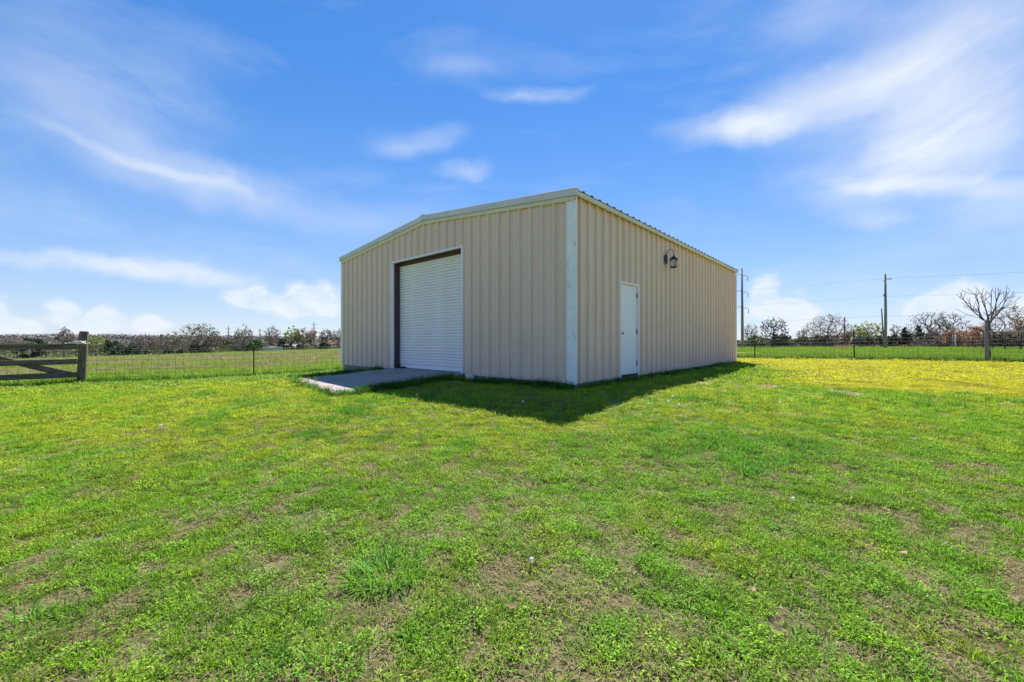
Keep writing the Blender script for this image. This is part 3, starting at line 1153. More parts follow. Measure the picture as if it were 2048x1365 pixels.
# hidden rear and far walls
mb = MB()
mb.box(.05, BLEN - .02, BWID - .05, BWID - .02, PB, EAVE - .12)
w3 = mb.build('wall', M['panel'], B)
strip(rib_pts(.03, BLEN - .03), lambda s_, o, z: (s_, BWID + o, z), lambda q: PB, lambda q: EAVE - .09).build('wall_panel', M['panel'], w3)
mb = MB()
mb.prism([(0.05, PB), (BWID - .05, PB), (BWID - .05, rake_top(0) - .12), (BWID / 2, rake_top(BWID / 2) - .12), (.05, rake_top(0) - .12)],
         lambda a, z: (BLEN - .05, a, z), lambda a, z: (BLEN - .02, a, z))
w4 = mb.build('wall', M['panel'], B)
prof = rib_pts(.03, BWID - .03)
strip(prof, lambda s_, o, z: (BLEN + o, s_, z), lambda q: PB, lambda q: rake_top(q) - .10).build('wall_panel', M['panel'], w4)

# foundation slab
mb = MB()
mb.box(-.002, BLEN + .002, -.002, BWID + .002, -.75, PB + .004)
mb.build('foundation', M['slab'], B, bevel=.015)

# roof: deck plus ribbed sheets, each slope
RX0, RX1 = -.045, BLEN + .045


def rz_(y):
    return EAVE - .055 + SLOPE * (min(y, BWID - y) + .09)


mb = MB()
mb.prism([(.0, rz_(0) - .045), (BWID / 2, rz_(BWID / 2) - .045), (BWID, rz_(0) - .045), (BWID, rz_(0) - .025), (BWID / 2, rz_(BWID / 2) - .025), (0, rz_(0) - .025)],
         lambda a, z: (.0, a, z), lambda a, z: (BLEN, a, z))
roof = mb.build('roof', M['roof'], B)
redges = [RX0] + [.10 + .915 * i for i in range(1, 13)] + [RX1]
for side in (0, 1):
    for k, (a_, b_) in enumerate(zip(redges, redges[1:])):
        prof = rib_pts(a_, b_, h=.029)
        vs, fs = [], []
        ye = -.10 if side == 0 else BWID + .10
        zc, ze = rz_(BWID / 2), EAVE - .055 - SLOPE * .01
        ex = .002 * (k % 2)
        for lay in (0, .0015):
            for s_, o in prof:
                vs.append((s_, ye, ze + o + ex - lay))
                vs.append((s_, BWID / 2, zc + o + ex - lay))
        n = len(prof)
        for i in range(n - 1):
            q = 2 * i
            fs += [(q, q + 2, q + 3, q + 1), (2 * n + q, 2 * n + q + 1, 2 * n + q + 3, 2 * n + q + 2), (q, 2 * n + q, 2 * n + q + 2, q + 2)]
        MB().add(vs, fs).build('roof_panel', M['roof'], roof)
mb = MB()
zr = rz_(BWID / 2) + .04
mb.prism([(BWID / 2 - .17, zr - .012), (BWID / 2 - .05, zr + .012), (BWID / 2, zr + .022), (BWID / 2 + .05, zr + .012), (BWID / 2 + .17, zr - .012),
          (BWID / 2 + .17, zr - .022), (BWID / 2, zr + .008), (BWID / 2 - .17, zr - .022)],
         lambda a, z: (-.092, a, z), lambda a, z: (BLEN + .092, a, z))
mb.build('ridge_cap', M['trim_white'], roof)

# rake trim (front and rear), eave trim, corner trim
def rake(y0, y1, up, lo, x0, x1, name, mat):
    mb = MB()
    s0, s1 = (y0, y1)
    mb.prism([(s0, rake_top(s0) - lo), (s1, rake_top(s1) - lo), (s1, rake_top(s1) - up), (s0, rake_top(s0) - up)],
             lambda a, z: (x0, a, z), lambda a, z: (x1, a, z))
    return mb.build(name, mat, B, bevel=.006)


for (ya, yb) in ((-.095, BWID / 2 - .004), (BWID / 2 + .004, BWID + .095)):
    rake(ya, yb, 0, .145, -.088, .0, 'rake_trim', M['trim_white'])
    rake(max(ya, -.034), min(yb, BWID + .034), .148, .235, -.064, .0, 'rake_flashing', M['trim_tan'])
    rake(ya, yb, 0, .145, BLEN, BLEN + .088, 'rake_trim', M['trim_white'])
for y0, y1 in ((-.094, -.0525), (BWID + .0525, BWID + .094)):
    mb = MB()
    mb.box(.003, BLEN - .003, y0, y1, EAVE - .150, EAVE - .064)
    e = mb.build('eave_trim', M['trim_tan'], B, bevel=.008)
    mb = MB()
    yy = (y0 - .012, y0 + .02) if y0 < 0 else (y1 - .02, y1 + .012)
    mb.box(.003, BLEN - .003, yy[0], yy[1], EAVE - .166, EAVE - .152)
    mb.build('lip', M['trim_tan'], e)


def corner_trim(sx, sy, wx_, wy_, x, y, top=.236):
    mb = MB()
    xo, yo = x + sx * .053, y + sy * .053
    mb.box(min(xo, xo - sx * .003), max(xo, xo - sx * .003), min(yo, yo - sy * wy_), max(yo, yo - sy * wy_), PB - .01, EAVE - top)
    mb.box(min(xo - sx * .0035, xo - sx * wx_), max(xo - sx * .0035, xo - sx * wx_), min(yo, yo - sy * .003), max(yo, yo - sy * .003), PB - .01, EAVE - .153)
    return mb.build('corner_trim', M['corner'], B)


corner_trim(-1, -1, .045, .20, 0, 0)
corner_trim(-1, 1, .10, .11, 0, BWID)
corner_trim(1, -1, .10, .10, BLEN, 0)
corner_trim(1, 1, .10, .10, BLEN, BWID)

# roller door in its red oxide opening
rd = MB()
rd.box(.212, .224, OY0 - .03, OY1 + .03, .0, OZ + .05)
rd.box(.185, .211, OY0 + .03, OY1 - .03, .006, .105)
door = rd.build('roller_door', M['curtain'], B, bevel=.004)
NS = 37
sh = (OZ - .115 - .06) / NS
prof = [(-.022, 0), (-.022, .20), (.012, .23), (.020, .38), (.022, .58), (.019, .80), (.010, .93), (-.022, .96), (-.022, 1.0)]
mb = MB()
vs, fs = [], []
for y in (OY0 + .035, OY1 - .035):
    for o, t in prof:
        vs.append((-o, y, t * sh))
n = len(prof)
fs = [(i, n + i, n + i + 1, i + 1) for i in range(n - 1)]
for yi in (0, 1):
    fs.append(tuple(range(yi * n, yi * n + n)))
slat_me = MB().add(vs, fs, False).mesh('slat', M['curtain'])
for i in range(NS):
    link('slat', slat_me, door, (.188, 0, .112 + i * sh))
mb = MB()
mb.box(.188, .212, OY0 + .036, OY1 - .036, .000, .006)
mb.build('bottom_seal', M['rubber'], door)
for (ya, yb) in ((OY0 - .002, OY0 + .006), (OY1 - .006, OY1 + .002)):
    mb = MB()
    mb.box(.004, .19, ya, yb, .0, OZ)
    mb.build('jamb', M['oxide'], B)
for (ya, yb) in ((OY0 + .006, OY0 + .045), (OY1 - .045, OY1 - .006)):
    mb = MB()
    mb.box(.178, .190, ya, yb, .03, OZ - .08)
    mb.build('door_guide', M['white'] if ya < 4 else M['oxide'], B)
mb = MB()
mb.box(.004, .20, OY0 + .006, OY1 - .006, OZ - .006, OZ + .002)
mb.box(.150, .180, OY0 + .006, OY1 - .006, OZ - .085, OZ - .0065)
mb.build('header', M['oxide'], B)
for nm, bx in (('door_trim', (OY0 - .045, OY0 + .004, PB, OZ + .004)), ('door_trim', (OY1 - .004, OY1 + .045, PB, OZ + .004)),
               ('door_trim', (OY0 - .045, OY1 + .045, OZ + .0045, OZ + .05))):
    mb = MB()
    mb.box(-.056, .003, bx[0], bx[1], bx[2], bx[3])
    mb.build(nm, M['white'], B, bevel=.004)
mb = MB()
mb.box(.06, .18, OY1 - .34, OY1 - .012, .002, .04)
mb.build('door_stop', M['rubber'], B, bevel=.01)

# entry door
fr = MB()
fr.box(EX0 - .035, EX0 + .012, -.056, .03, PB, EZ + .035)
fr.box(EX1 - .012, EX1 + .035, -.056, .03, PB, EZ + .035)
fr.box(EX0 + .0125, EX1 - .0125, -.056, .03, EZ - .012, EZ + .035)
fr.build('door_frame', M['white'], B, bevel=.004)
mb = MB()
mb.box(EX0 + .016, EX1 - .016, -.012, .03, .022, EZ - .016)
ed = mb.build('entry_door', M['white'], B, bevel=.003)
mb = MB()
kx = EX0 + .075
mb.tube([(kx, -.012, .95), (kx, -.020, .95)], .032, 16)
mb.tube([(kx, -.020, .95), (kx, -.050, .95)], .012, 10)
mb.tube([(kx, -.046, .95), (kx, -.056, .95), (kx, -.072, .95), (kx, -.078, .95)], [.018, .028, .026, .014], 14)
mb.build('door_knob', M['knob'], ed)
for z in (.20, .95, 1.80):
    mb = MB()
    mb.box(EX1 - .040, EX1 - .0165, -.016, -.0122, z, z + .11)
    mb.tube([(EX1 - .018, -.020, z - .004), (EX1 - .018, -.020, z + .114)], .008, 8)
    mb.build('hinge', M['hinge'], ed)
mb = MB()
mb.box(EX0 + .0125, EX1 - .0125, -.045, .03, -.02, .02)
mb.build('threshold', M['hinge'], B)

# wall lantern beside the entry door
LX, LZ = 4.33, 2.97
wl = bl2w(LX, -.050)
LT = empty('wall_lantern', (wl[0], wl[1], LZ), BANG, 'dark bronze wall lantern with gooseneck arm above and right of the white door', 'lantern')
mb = MB()
mb.prism([(.075 * math.cos(a), .14 * math.sin(a)) for a in [i * math.pi / 8 for i in range(16)]], lambda a, z: (a, .005, z), lambda a, z: (a, -.022, z))
mb.build('backplate', M['bronze'], LT, bevel=.006)
mb = MB()
oy = -.20
arm = [(0, -.02, .05)]
for i in range(13):
    a = math.pi * (1 - i / 12)
    arm.append((0, -.125 + .075 * math.cos(math.pi - a) * -1 if False else -.125 - .078 * math.cos(a) * -1, .10 + .15 * math.sin(a)))
arm = [(0, -.02, .04)] + [(0, -.11 + .09 * math.cos(math.pi * i / 12), .10 + .15 * math.sin(math.pi * i / 12)) for i in range(13)] + [(0, -.20, .075)]
mb.tube(arm, .0085, 8)
mb.build('arm', M['bronze'], LT)
mb = MB()
mb.lathe([(.0, .085), (.018, .08), (.014, .06), (.03, .045), (.075, .005), (.112, -.035), (.112, -.047), (.09, -.05), (.0, -.05)], 18, (0, oy, 0))
mb.build('lamp_roof', M['bronze'], LT)
mb = MB()
mb.lathe([(.062, -.235), (.074, -.05)], 18, (0, oy, 0))
mb.build('lamp_glass', M['glass'], LT)
for j in range(4):
    a = math.pi / 4 + j * math.pi / 2
    c, s_ = math.cos(a), math.sin(a)
    mb = MB()
    mb.tube([(c * .086, oy + s_ * .086, -.05), (c * .072, oy + s_ * .072, -.24)], .0075, 6)
    mb.build('cage_bar', M['bronze'], LT)
mb = MB()
mb.lathe([(.0, -.275), (.014, -.27), (.02, -.258), (.085, -.252), (.085, -.236), (.0, -.236)], 18, (0, oy, 0))
mb.build('lamp_base', M['bronze'], LT)
mb = MB()
mb.lathe([(.012, -.235), (.014, -.16), (.022, -.14), (.018, -.11), (.004, -.09)], 10, (0, oy, 0))
mb.build('bulb', M['white'], LT)

# concrete ramp
mb = MB()
NU, NV = 14, 8
vs, fs = [], []
for j in range(NV + 1):
    t = j / NV
    L, zz = RL0 + (RL1 - RL0) * t, RZ0 + (RZ1 - RZ0) * t
    for i in range(NU + 1):
        u = i / NU
        x, y = bl2w(.19 * (1 - u) - L * u, RY0 + (RY1 - RY0) * t)
        if i == 0:
            x, y = bl2w(.19, min(max(RY0 + (RY1 - RY0) * t, OY0 + .008), OY1 - .008))
        vs.append((x, y, zz * u - .002))
for j in range(NV):
    for i in range(NU):
        q = j * (NU + 1) + i
        fs.append((q, q + NU + 1, q + NU + 2, q + 1))
nt_ = len(vs)
rim = [i for i in range(NU + 1)] + [j * (NU + 1) + NU for j in range(1, NV + 1)] + [NV * (NU + 1) + i for i in range(NU - 1, -1, -1)] + [j * (NU + 1) for j in range(NV - 1, 0, -1)]
for q in rim:
    vs.append((vs[q][0], vs[q][1], vs[q][2] - .22))
m_ = len(rim)
for i in range(m_):
    fs.append((rim[i], rim[(i + 1) % m_], nt_ + (i + 1) % m_, nt_ + i))
rp = mb.add(vs, fs).build('concrete_ramp', M['concrete'])
tag(rp, kind='structure')


# ------------------------------------------------------------------ small things at the wall foot
def lump(name, c, r, seed, mat, label, cat):
    rr = np.random.default_rng(seed)
    import bmesh
    bm = bmesh.new()
    bmesh.ops.create_icosphere(bm, subdivisions=2, radius=1)
    for v in bm.verts:
        k = 1 + rr.uniform(-.16, .16)
        v.co = Vector((v.co.x * r[0] * k, v.co.y * r[1] * k, v.co.z * r[2] * k))
    me = bpy.data.meshes.new(name)
    bm.to_mesh(me)
    bm.free()
    me.materials.append(mat)
    o = link(name, me, None, c, BANG)
    return tag(o, label, cat)


x, y = bl2w(-.22, 2.72)
lump('rock', (x, y, gz(x, y) + .13), (.09, .15, .09), 3, M['stone'], 'pale lumpy rock against the wall right of the roller door', 'rock')
x, y = bl2w(-.09, 3.02)
mb = MB()
mb.box(-.06, .06, -.14, .14, -.10, .08)
tag(mb.build('timber_block', M['brick'], None, bevel=.012, loc=(x, y, gz(x, y) + .10), rz=BANG), 'short brown block beside the right foot of the roller door', 'block')
x, y = bl2w(3.98, -.12)
mb = MB()
mb.tube([(0, 0, -.1), (0, 0, .19)], .013, 8)
mb.tube([(0, 0, .17), (0, 0, .20)], .018, 8)
tag(mb.build('pipe_stub', M['pvc'], None, loc=(x, y, gz(x, y))), 'thin white pipe stub standing by the wall right of the door', 'pipe')


def grass_plant(name, c, nb, rad, hmin, hmax, wid, lean, mat, seed, label, cat, group=None):
    me = tuft(name, nb, rad, hmin, hmax, wid, lean, 0, seed, segs=4, mat=mat)
    return tag(link(name, me, None, c), label, cat, group)


X, Y, Z = gp(775, 1152)
grass_plant('grass_clump', (X, Y, Z), 760, .17, .04, .135, .005, 1.8, 'clump', 21, 'big lush clump of long bright green grass in the foreground lawn', 'grass clump')
for q, (px, py, n, lab) in enumerate(((632, 838, 130, 'dark green grass tuft in the sunny lawn below the ramp corner'),
                                      (888, 842, 110, 'dark green grass tuft just outside the left edge of the building shadow'),
                                      (662, 1345, 90, 'broad bladed green clump cut by the bottom edge of the photo'),
                                      (60, 1250, 150, 'rank green grass tuft near the lower left edge'))):
    X, Y, Z = gp(px, py)
    grass_plant('grass_clump', (X, Y, Z), n, .10, .04, .10, .005, 1.6, 'clump', 30 + q, lab, 'grass clump')
x, y = bl2w(-.16, 6.85)
grass_plant('weed_plant', (x, y, gz(x, y)), 60, .16, .15, .42, .014, 1.1, 'weed', 41, 'leafy green weed growing at the wall left of the roller door', 'weed')
x, y = bl2w(-.12, .25)
grass_plant('weed_plant', (x, y, gz(x, y)), 16, .14, .25, .42, .008, 2.0, 'weed_dry', 43, 'thin dark arching weed stalks at the foot of the near corner', 'weed')
x, y = bl2w(-.13, .85)
grass_plant('weed_plant', (x, y, gz(x, y)), 12, .12, .2, .36, .007, 1.9, 'weed_dry', 44, 'sparse curved weed stalks left of the near corner trim', 'weed')
x, y = bl2w(8.9, -.25)
grass_plant('weed_plant', (x, y, gz(x, y)), 30, .1, .1, .2, .012, 1.4, 'weed', 45, 'small weed by the far end of the side wall', 'weed')

# dandelions gone to seed
dm = MB()
dm.tube([(0, 0, 0), (.004, .002, .045)], .0022, 5)
stem_me = dm.mesh('stem', M['weed'])
r = np.random.default_rng(5)
V, Fc, rn = [], [], []
for i in range(110):
    d = Vector(r.normal(0, 1, 3)).normalized()
    s_ = d.orthogonal().normalized() * .0042
    w_ = d.cross(s_)
    o = len(V)
    c = d * .019
    V += [c - s_, c + w_, c + s_, c - w_]
    Fc.append((o, o + 1, o + 2, o + 3))
    rn += [r.uniform()] * 4
head_me = finish_leaves('seed_head', V, Fc, rn, None, M['seed'])
for i, (px, py, lab) in enumerate((
        (320, 862, 'largest white dandelion seed head, in the left lawn below the wire fence'), (302, 797, 'white dandelion seed head near the foot of the left wire fence'),
        (390, 792, 'white dandelion seed head midway between gate post and ramp'), (415, 801, 'small white dandelion seed head close beside another, left of the ramp'),
        (833, 797, 'white dandelion seed head in the building shadow in front of the roller door'), (1045, 811, 'white dandelion seed head in the building shadow left of the near corner'),
        (1357, 818, 'white dandelion seed head in the sunny grass right of the shadow tip'), (1336, 811, 'white dandelion seed head left of another, right of the shadow tip'),
        (1612, 748, 'white dandelion seed head at the near edge of the yellow grass'), (1484, 741, 'white dandelion seed head at the end of the side wall shadow'),
        (1955, 738, 'white dandelion seed head in yellow grass before the round corner post'), (1560, 813, 'white dandelion seed head below the bare dirt strip in the right lawn'),
        (1062, 1138, 'white dandelion seed head in the foreground right of the big grass clump'), (1586, 1011, 'white dandelion seed head alone in the right middle lawn'),
        (1345, 800, 'white dandelion seed head touching the sunlit side of the shadow edge'), (1900, 756, 'white dandelion seed head in the right part of the yellow grass'),
        (1450, 790, 'white dandelion seed head just below the bare strip by the building'))):
    X, Y, Z = gp(px, py)
    big = .62 if Y < 4 else .95
    d = empty('dandelion', (X, Y, Z + .01), 0, lab, 'dandelion', 'dandelion seed heads in the lawn')
    d.scale = (big,) * 3
    link('stem', stem_me, d)
    link('seed_head', head_me, d, (.004, .002, .055))
# fallen leaves
for i, (px, py, lab) in enumerate(((1805, 1118, 'pale dead leaf lying in the lower right lawn'), (1774, 1029, 'rusty dead leaf in the right lawn'),
                                   (2036, 1214, 'curled dead leaf near the lower right edge'), (1505, 1192, 'pale dead leaf beside bare soil at lower right'),
                                   (1022, 1228, 'yellowish dead leaf cluster in the foreground centre'))):
    X, Y, Z = gp(px, py)
    V = [(-.03, 0, .035), (-.01, .014, .045), (.015, .016, .04), (.035, 0, .05), (.015, -.015, .038), (-.01, -.013, .048), (0, 0, .036)]
    Fc = [(0, 6, 1), (1, 6, 2), (2, 6, 3), (3, 6, 4), (4, 6, 5), (5, 6, 0)]
    V = [(a_ * .75, b_ * .9 + .004 * math.sin(40 * a_), c_ * .8) for a_, b_, c_ in V]
    me = finish_leaves('fallen_leaf', V, Fc, [r.uniform()] * 7, None, M['deadleaf'])
    tag(link('fallen_leaf', me, None, (X, Y, Z), i * 1.3), lab, 'leaf')


# ------------------------------------------------------------------ fences, gate
def tpost(name, p, h, parent, mat=None, w=.035):
    mb = MB()
    mb.box(-w / 2, w / 2, -.004, .004, -.3, h)
    mb.box(-.004, .004, -.035, -.0045, -.3, h)
    for i in range(int(h / .06)):
        mb.box(-.008, .008, .0042, .011, .08 + i * .06, .095 + i * .06)
    return mb.build(name, mat or M['tpost'], parent, loc=p)


def wire_line(pts, r, name, mat, parent, k=5):
    return MB().tube(pts, r, k).build(name, mat, parent)


def woven(parent, p0, d, L, n_h, h0, h1, step, rr=.0028, top_extra=(), seedq=0):
    """woven wire between two ground points: horizontal line wires and vertical stay wires"""
    rq = np.random.default_rng(seedq)
    ns = max(2, int(L / 1.2))
    gs = [(p0[0] + d[0] * L * i / ns, p0[1] + d[1] * L * i / ns) for i in range(ns + 1)]
    gzs = [gz(*q) for q in gs]
    zs = [h0 + (h1 - h0) * (i / (n_h - 1)) ** 1.15 for i in range(n_h)] + list(top_extra)
    for h in zs:
        wire_line([(q[0], q[1], g + h + rq.normal(0, .008)) for q, g in zip(gs, gzs)], rr * 1.15, 'line_wire', M['wire'], parent, 4)
    st = MB().tube([(0, 0, h0), (.006, 0, (h0 + h1) / 2), (0, 0, h1)], rr, 4).mesh('stay_wire', M['wire'])
    for i in range(int(L / step)):
        s_ = (i + .5) * step
        q = (p0[0] + d[0] * s_, p0[1] + d[1] * s_)
        o = link('stay_wire', st, parent, (q[0], q[1], float(np.interp(s_, np.linspace(0, L, ns + 1), gzs))))
        o.rotation_euler = (rq.normal(0, .02), rq.normal(0, .02), rq.uniform(0, 6))


LD = (.752, .66)
GP0 = (-12.36, 11.7)
lf = empty('wire_fence', (GP0[0], GP0[1], 0), 0, 'woven wire fence with dark steel post between gate and left side of building', 'fence')
lf.location = (0, 0, 0)
for s_ in (4.24, 8.6):
    p = (GP0[0] + LD[0] * s_, GP0[1] + LD[1] * s_)
    tpost('fence_post', (p[0], p[1], gz(*p)), 1.10, lf)
woven(lf, GP0, LD, 9.2, 8, .05, .98, .20, .0038, (1.04,), 3)

# wooden gate post, gate and rope
gpz = gz(*GP0)
mb = MB()
mb.box(-.085, .085, -.085, .085, -.3, 1.52)
gpost = mb.build('gate_post', M['wood'], None, bevel=.012, loc=(GP0[0], GP0[1], gpz))
gpost.rotation_euler = (R(-.6), R(2.4), R(35))
tag(gpost, 'thick weathered square timber post at the end of the wooden gate', 'post')
GA = math.atan2(.66, .752)
gate = empty('wooden_gate', (GP0[0] - .10, GP0[1] - .20, gpz), GA, 'dark weathered timber gate with diagonal brace at left edge', 'gate')
for z in (1.085, .655, .28):
    mb = MB()
    mb.box(-3.0, .14, -.022, .022, z - .075, z + .075)
    mb.build('rail', M['rail'], gate, bevel=.006)
mb = MB()
mb.prism([(-2.35, 1.16), (-2.15, 1.16), (.04, .36), (.04, .22), (-.09, .22)], lambda a, z: (a, .0235, z), lambda a, z: (a, .06, z))
mb.build('brace', M['rail'], gate, bevel=.004)
stg = MB().tube([(0, .07, .02), (0, .07, 1.0)], .003, 4).mesh('stay_wire', M['wire'])
for i in range(14):
    link('stay_wire', stg, gate, (-.15 - i * .2, 0, 0))
for z in (.05, .18, .32, .46, .6, .78, .96):
    wire_line([(-3, .07, z), (0, .07, z)], .003, 'line_wire', M['wire'], gate, 4)
rp_ = MB()
rs = np.random.default_rng(12)
c0 = Vector((GP0[0] + .05, GP0[1] - .1, gpz + 1.20))
for i in range(3):
    pts = [c0 + Vector((.13 * math.cos(a), .13 * math.sin(a), .02 * i - .02 + .01 * math.sin(3 * a))) for a in np.linspace(0, 6.28, 14)]
    rp_.tube(pts, .013, 6)
rp_.tube([c0 + Vector(q) for q in ((.10, -.08, .03), (.18, -.10, .02), (.24, -.1, -.03), (.33, -.1, -.04), (.40, -.1, -.02))], [.02, .018, .016, .012, .016], 6)
rp_.tube([c0 + Vector(q) for q in ((-.08, -.1, .0), (-.16, -.12, -.02), (-.22, -.13, -.04), (-.27, -.13, -.01))], [.018, .014, .014, .006], 6)
tag(rp_.build('rope', M['rope']), 'frayed white rope tied round the timber gate post', 'rope')

# right wire fence with its big corner post
RD = (.655, -.756)
RP0 = (12.5 - .655 * 4, 21 + .756 * 4)
rf = empty('wire_fence', (0, 0, 0), 0, 'woven wire fence on black steel posts along the yellow grass right of building', 'fence')
for s_, h in ((0, 1.3), (4.0, 1.27), (7.97, 1.31)):
    p = (RP0[0] + RD[0] * s_, RP0[1] + RD[1] * s_)
    o = tpost('fence_post', (p[0], p[1], gz(*p)), h, rf, None, .045)
    o.rotation_euler = (0, R(-1.5 if s_ > 5 else 0), 0)
woven(rf, RP0, RD, 15.5, 8, .05, .95, .15, .0036, (1.12,), 5)
CPT = (17.6, 15.12)
cz = gz(*CPT)
mb = MB()
pts = [(.0, 0, -.3), (.01, 0, .3), (-.02, 0, .9), (-.035, 0, 1.58)]
mb.tube(pts, [.066, .062, .06, .056], 12)
tag(mb.build('corner_post', M['pole'], None, loc=(CPT[0], CPT[1], cz)), 'thick round timber fence post at right with horizontal rail', 'post')
mb = MB()
b0 = Vector((CPT[0] + RD[0] * .06, CPT[1] + RD[1] * .06, cz + 1.12))
b1 = Vector((CPT[0] + RD[0] * 2.9, CPT[1] + RD[1] * 2.9, cz + 1.14))
mb.tube([b0, (b0 + b1) / 2, b1], .030, 10)
tag(mb.build('brace_rail', M['pole']), 'grey horizontal timber rail running right from the round corner post', 'rail')
mb = MB()
mb.tube([(0, 0, -.3), (0, 0, 1.5)], .08, 10)
p = (CPT[0] + RD[0] * 2.96, CPT[1] + RD[1] * 2.96)
tag(mb.build('brace_post', M['pole'], None, loc=(p[0], p[1], gz(*p))), 'second timber post holding the far end of the horizontal rail', 'post')

# tall dark post-and-rail corral beyond
pf = empty('corral_fence', (0, 0, 0), 0, 'tall dark post and rail corral fence in the far right pasture', 'fence')
cor = [(1925, 72), (1936, 62), (1950, 52), (1966, 46), (1985, 42), (2010, 38.5), (2042, 35.5), (2085, 33)]
cp = [at(px, Y) for px, Y in cor]
for p in cp:
    MB().tube([(0, 0, -.2), (0, 0, 1.85)], .055, 8).build('fence_post', M['tpost'], pf, loc=p)
for h in (.35, .75, 1.15, 1.6):
    for a_, b_ in zip(cp, cp[1:]):
        MB().tube([a_ + Vector((0, 0, h)), b_ + Vector((0, 0, h))], .024, 6).build('rail', M['tpost'], pf)
q = at(1908, 62)
hp = empty('marker_frame', q, 0, 'small pale H shaped post frame standing among the reddish brush', 'post frame')
for dx_ in (-.16, .22):
    MB().tube([(dx_, 0, -.1), (dx_, 0, 2.2)], .06, 8).build('post', M['pvc'] if dx_ > 0 else M['pole'], hp)
MB().box(-.12, .18, -.04, .04, 1.2, 1.36).build('crossbar', M['pvc'], hp)

# ------------------------------------------------------------------ poles and lines
PY = 60.0
pb = at(1771, PY)
ptop = at(1771, PY, 549)
H = ptop.z - pb.z
up = empty('utility_pole', pb, 0, 'tall grey timber utility pole standing in the right pasture', 'utility pole')
MB().tube([(0, 0, -.3), (.02, 0, H * .5), (-.06, 0, H)], [.19, .165, .125], 12).build('pole', M['pole'], up)
MB().box(.06, .86, -.05, .05, H - .72, H - .62).build('crossarm', M['pole'], up)
for dx_, z in ((.78, H - .60), (-.05, H + .02), (-.22, H - 1.0), (.2, H - 1.75)):
    MB().lathe([(.02, 0), (.055, .03), (.03, .06), (.06, .09), (.03, .14)], 8, (dx_, 0, z)).build('insulator', M['insul'], up)
MB().lathe([(.07, 0), (.10, .02), (.10, .3), (.05, .36)], 10, (-.24, -.05, H - 3.2)).build('conductor_bracket', M['insul'], up)
lb, lt = at(1768.5, PY + .4), at(1763, PY + .4, 617)
mb = MB()
mb.tube([(0, 0, -.2), lt - lb], [.10, .085], 10)
tag(mb.build('leaning_pole', M['pole'], None, loc=lb), 'short leaning timber pole beside the tall utility pole', 'pole')
WD = Vector((11.1, -7.3, 0)).normalized()


def span(a, b, sag, r, lab, n=18):
    pts = []
    for i in range(n + 1):
        t = i / n
        pts.append(a.lerp(b, t) - Vector((0, 0, sag * 4 * t * (1 - t))))
    mb = MB().tube(pts, r, 4)
    return tag(mb.build('power_line', M['line']), lab, 'power line')


for z, r_, s_, lb_ in ((H - .55, .010, .5, 'upper'), (H - 3.2, .009, .5, 'second'), (H - 6.1, .013, .4, 'lowest')):
    a_ = pb + Vector((0, 0, z))
    d_ = {'upper': 'topmost power line from the utility pole to the right edge', 'second': 'middle power line from the utility pole to the right edge',
          'lowest': 'lowest cable from the utility pole across the bare trees'}[lb_]
    span(a_, a_ + WD * 38 + Vector((0, 0, .4)), s_, r_, d_)
    span(a_, a_ - WD * 42, s_, r_ * .8, d_.replace('to the right edge', 'left towards the building').replace('across the bare trees', 'left over the pasture trees'))

tp = at(1485, 170)
TH = CAMZ + (CY - 537) / F * 170 - tp.z
tw = empty('transmission_pole', tp, 0, 'tall brown steel transmission pole with three pairs of curved arms beside the building', 'transmission pole')
MB().tube([(0, 0, -.5), (-.1, 0, TH * .5), (-.25, 0, TH)], [.62, .45, .27], 12).build('pole', M['mono'], tw)
for z, wd in ((551, 1.6), (584, 1.7), (616, 1.85)):
    zz = CAMZ + (CY - z) / F * 170 - tp.z
    for sgn in (-1, 1):
        pts = [(-.15 + sgn * wd * t * 1.15, -sgn * t * .9, zz + (.55 if sgn < 0 else .0) + (-.45 * t + .35 * t * (1 - t) * 2)) for t in (0, .25, .5, .75, 1)]
        MB().tube(pts, [.13, .12, .1, .08, .06], 6).build('arm', M['mono'], tw)
        e_ = pts[-1]
        MB().lathe([(.05, -1.9), (.16, -1.8), (.10, -1.3), (.16, -.8), (.08, -.1), (.05, 0)], 6, e_).build('insulator', M['insul'], tw)
for i, (px, top, D, lab) in enumerate(((457, 652, 420, 'small far transmission pole left of the bare tree over the meadow'),
                                       (520, 656, 420, 'small far transmission pole between two bare trees over the meadow'),
                                       (628, 644, 420, 'small far transmission pole nearest the left side of the building'))):
    q = at(px, D)
    h = CAMZ + (CY - top) / F * D - q.z
    o = empty('transmission_pole', q, 0, lab, 'transmission pole', 'far transmission poles')
    MB().tube([(0, 0, 0), (0, 0, h)], [.75, .38], 8).build('pole', M['mono'], o)
    for z in (h - 3, h - 6.5, h - 10):
        MB().tube([(-2.6, 0, z + .3), (0, 0, z), (2.6, 0, z + .3)], .22, 5).build('arm', M['mono'], o)
q = at(1689, 112)
h = CAMZ + (CY - 634) / F * 112 - q.z
o = empty('utility_pole', q, 0, 'dark distant utility pole wrapped in vines behind the big bare tree', 'utility pole')
MB().tube([(0, 0, 0), (0, 0, h)], [.22, .15], 8).build('pole', M['pole'], o)
MB().box(-.5, .5, -.06, .06, h - .9, h - .78).build('crossarm', M['pole'], o)
a_, b_ = at(1693, 58), at(1700, 58, 674)
mb = MB().tube([(0, 0, 0), b_ - a_ + Vector((.35, 0, 0))], .035, 6)
tag(mb.build('guy_marker', M['yellow_plastic'], None, loc=a_), 'slanting yellow guy wire marker above the tan bunch grass', 'guy marker')

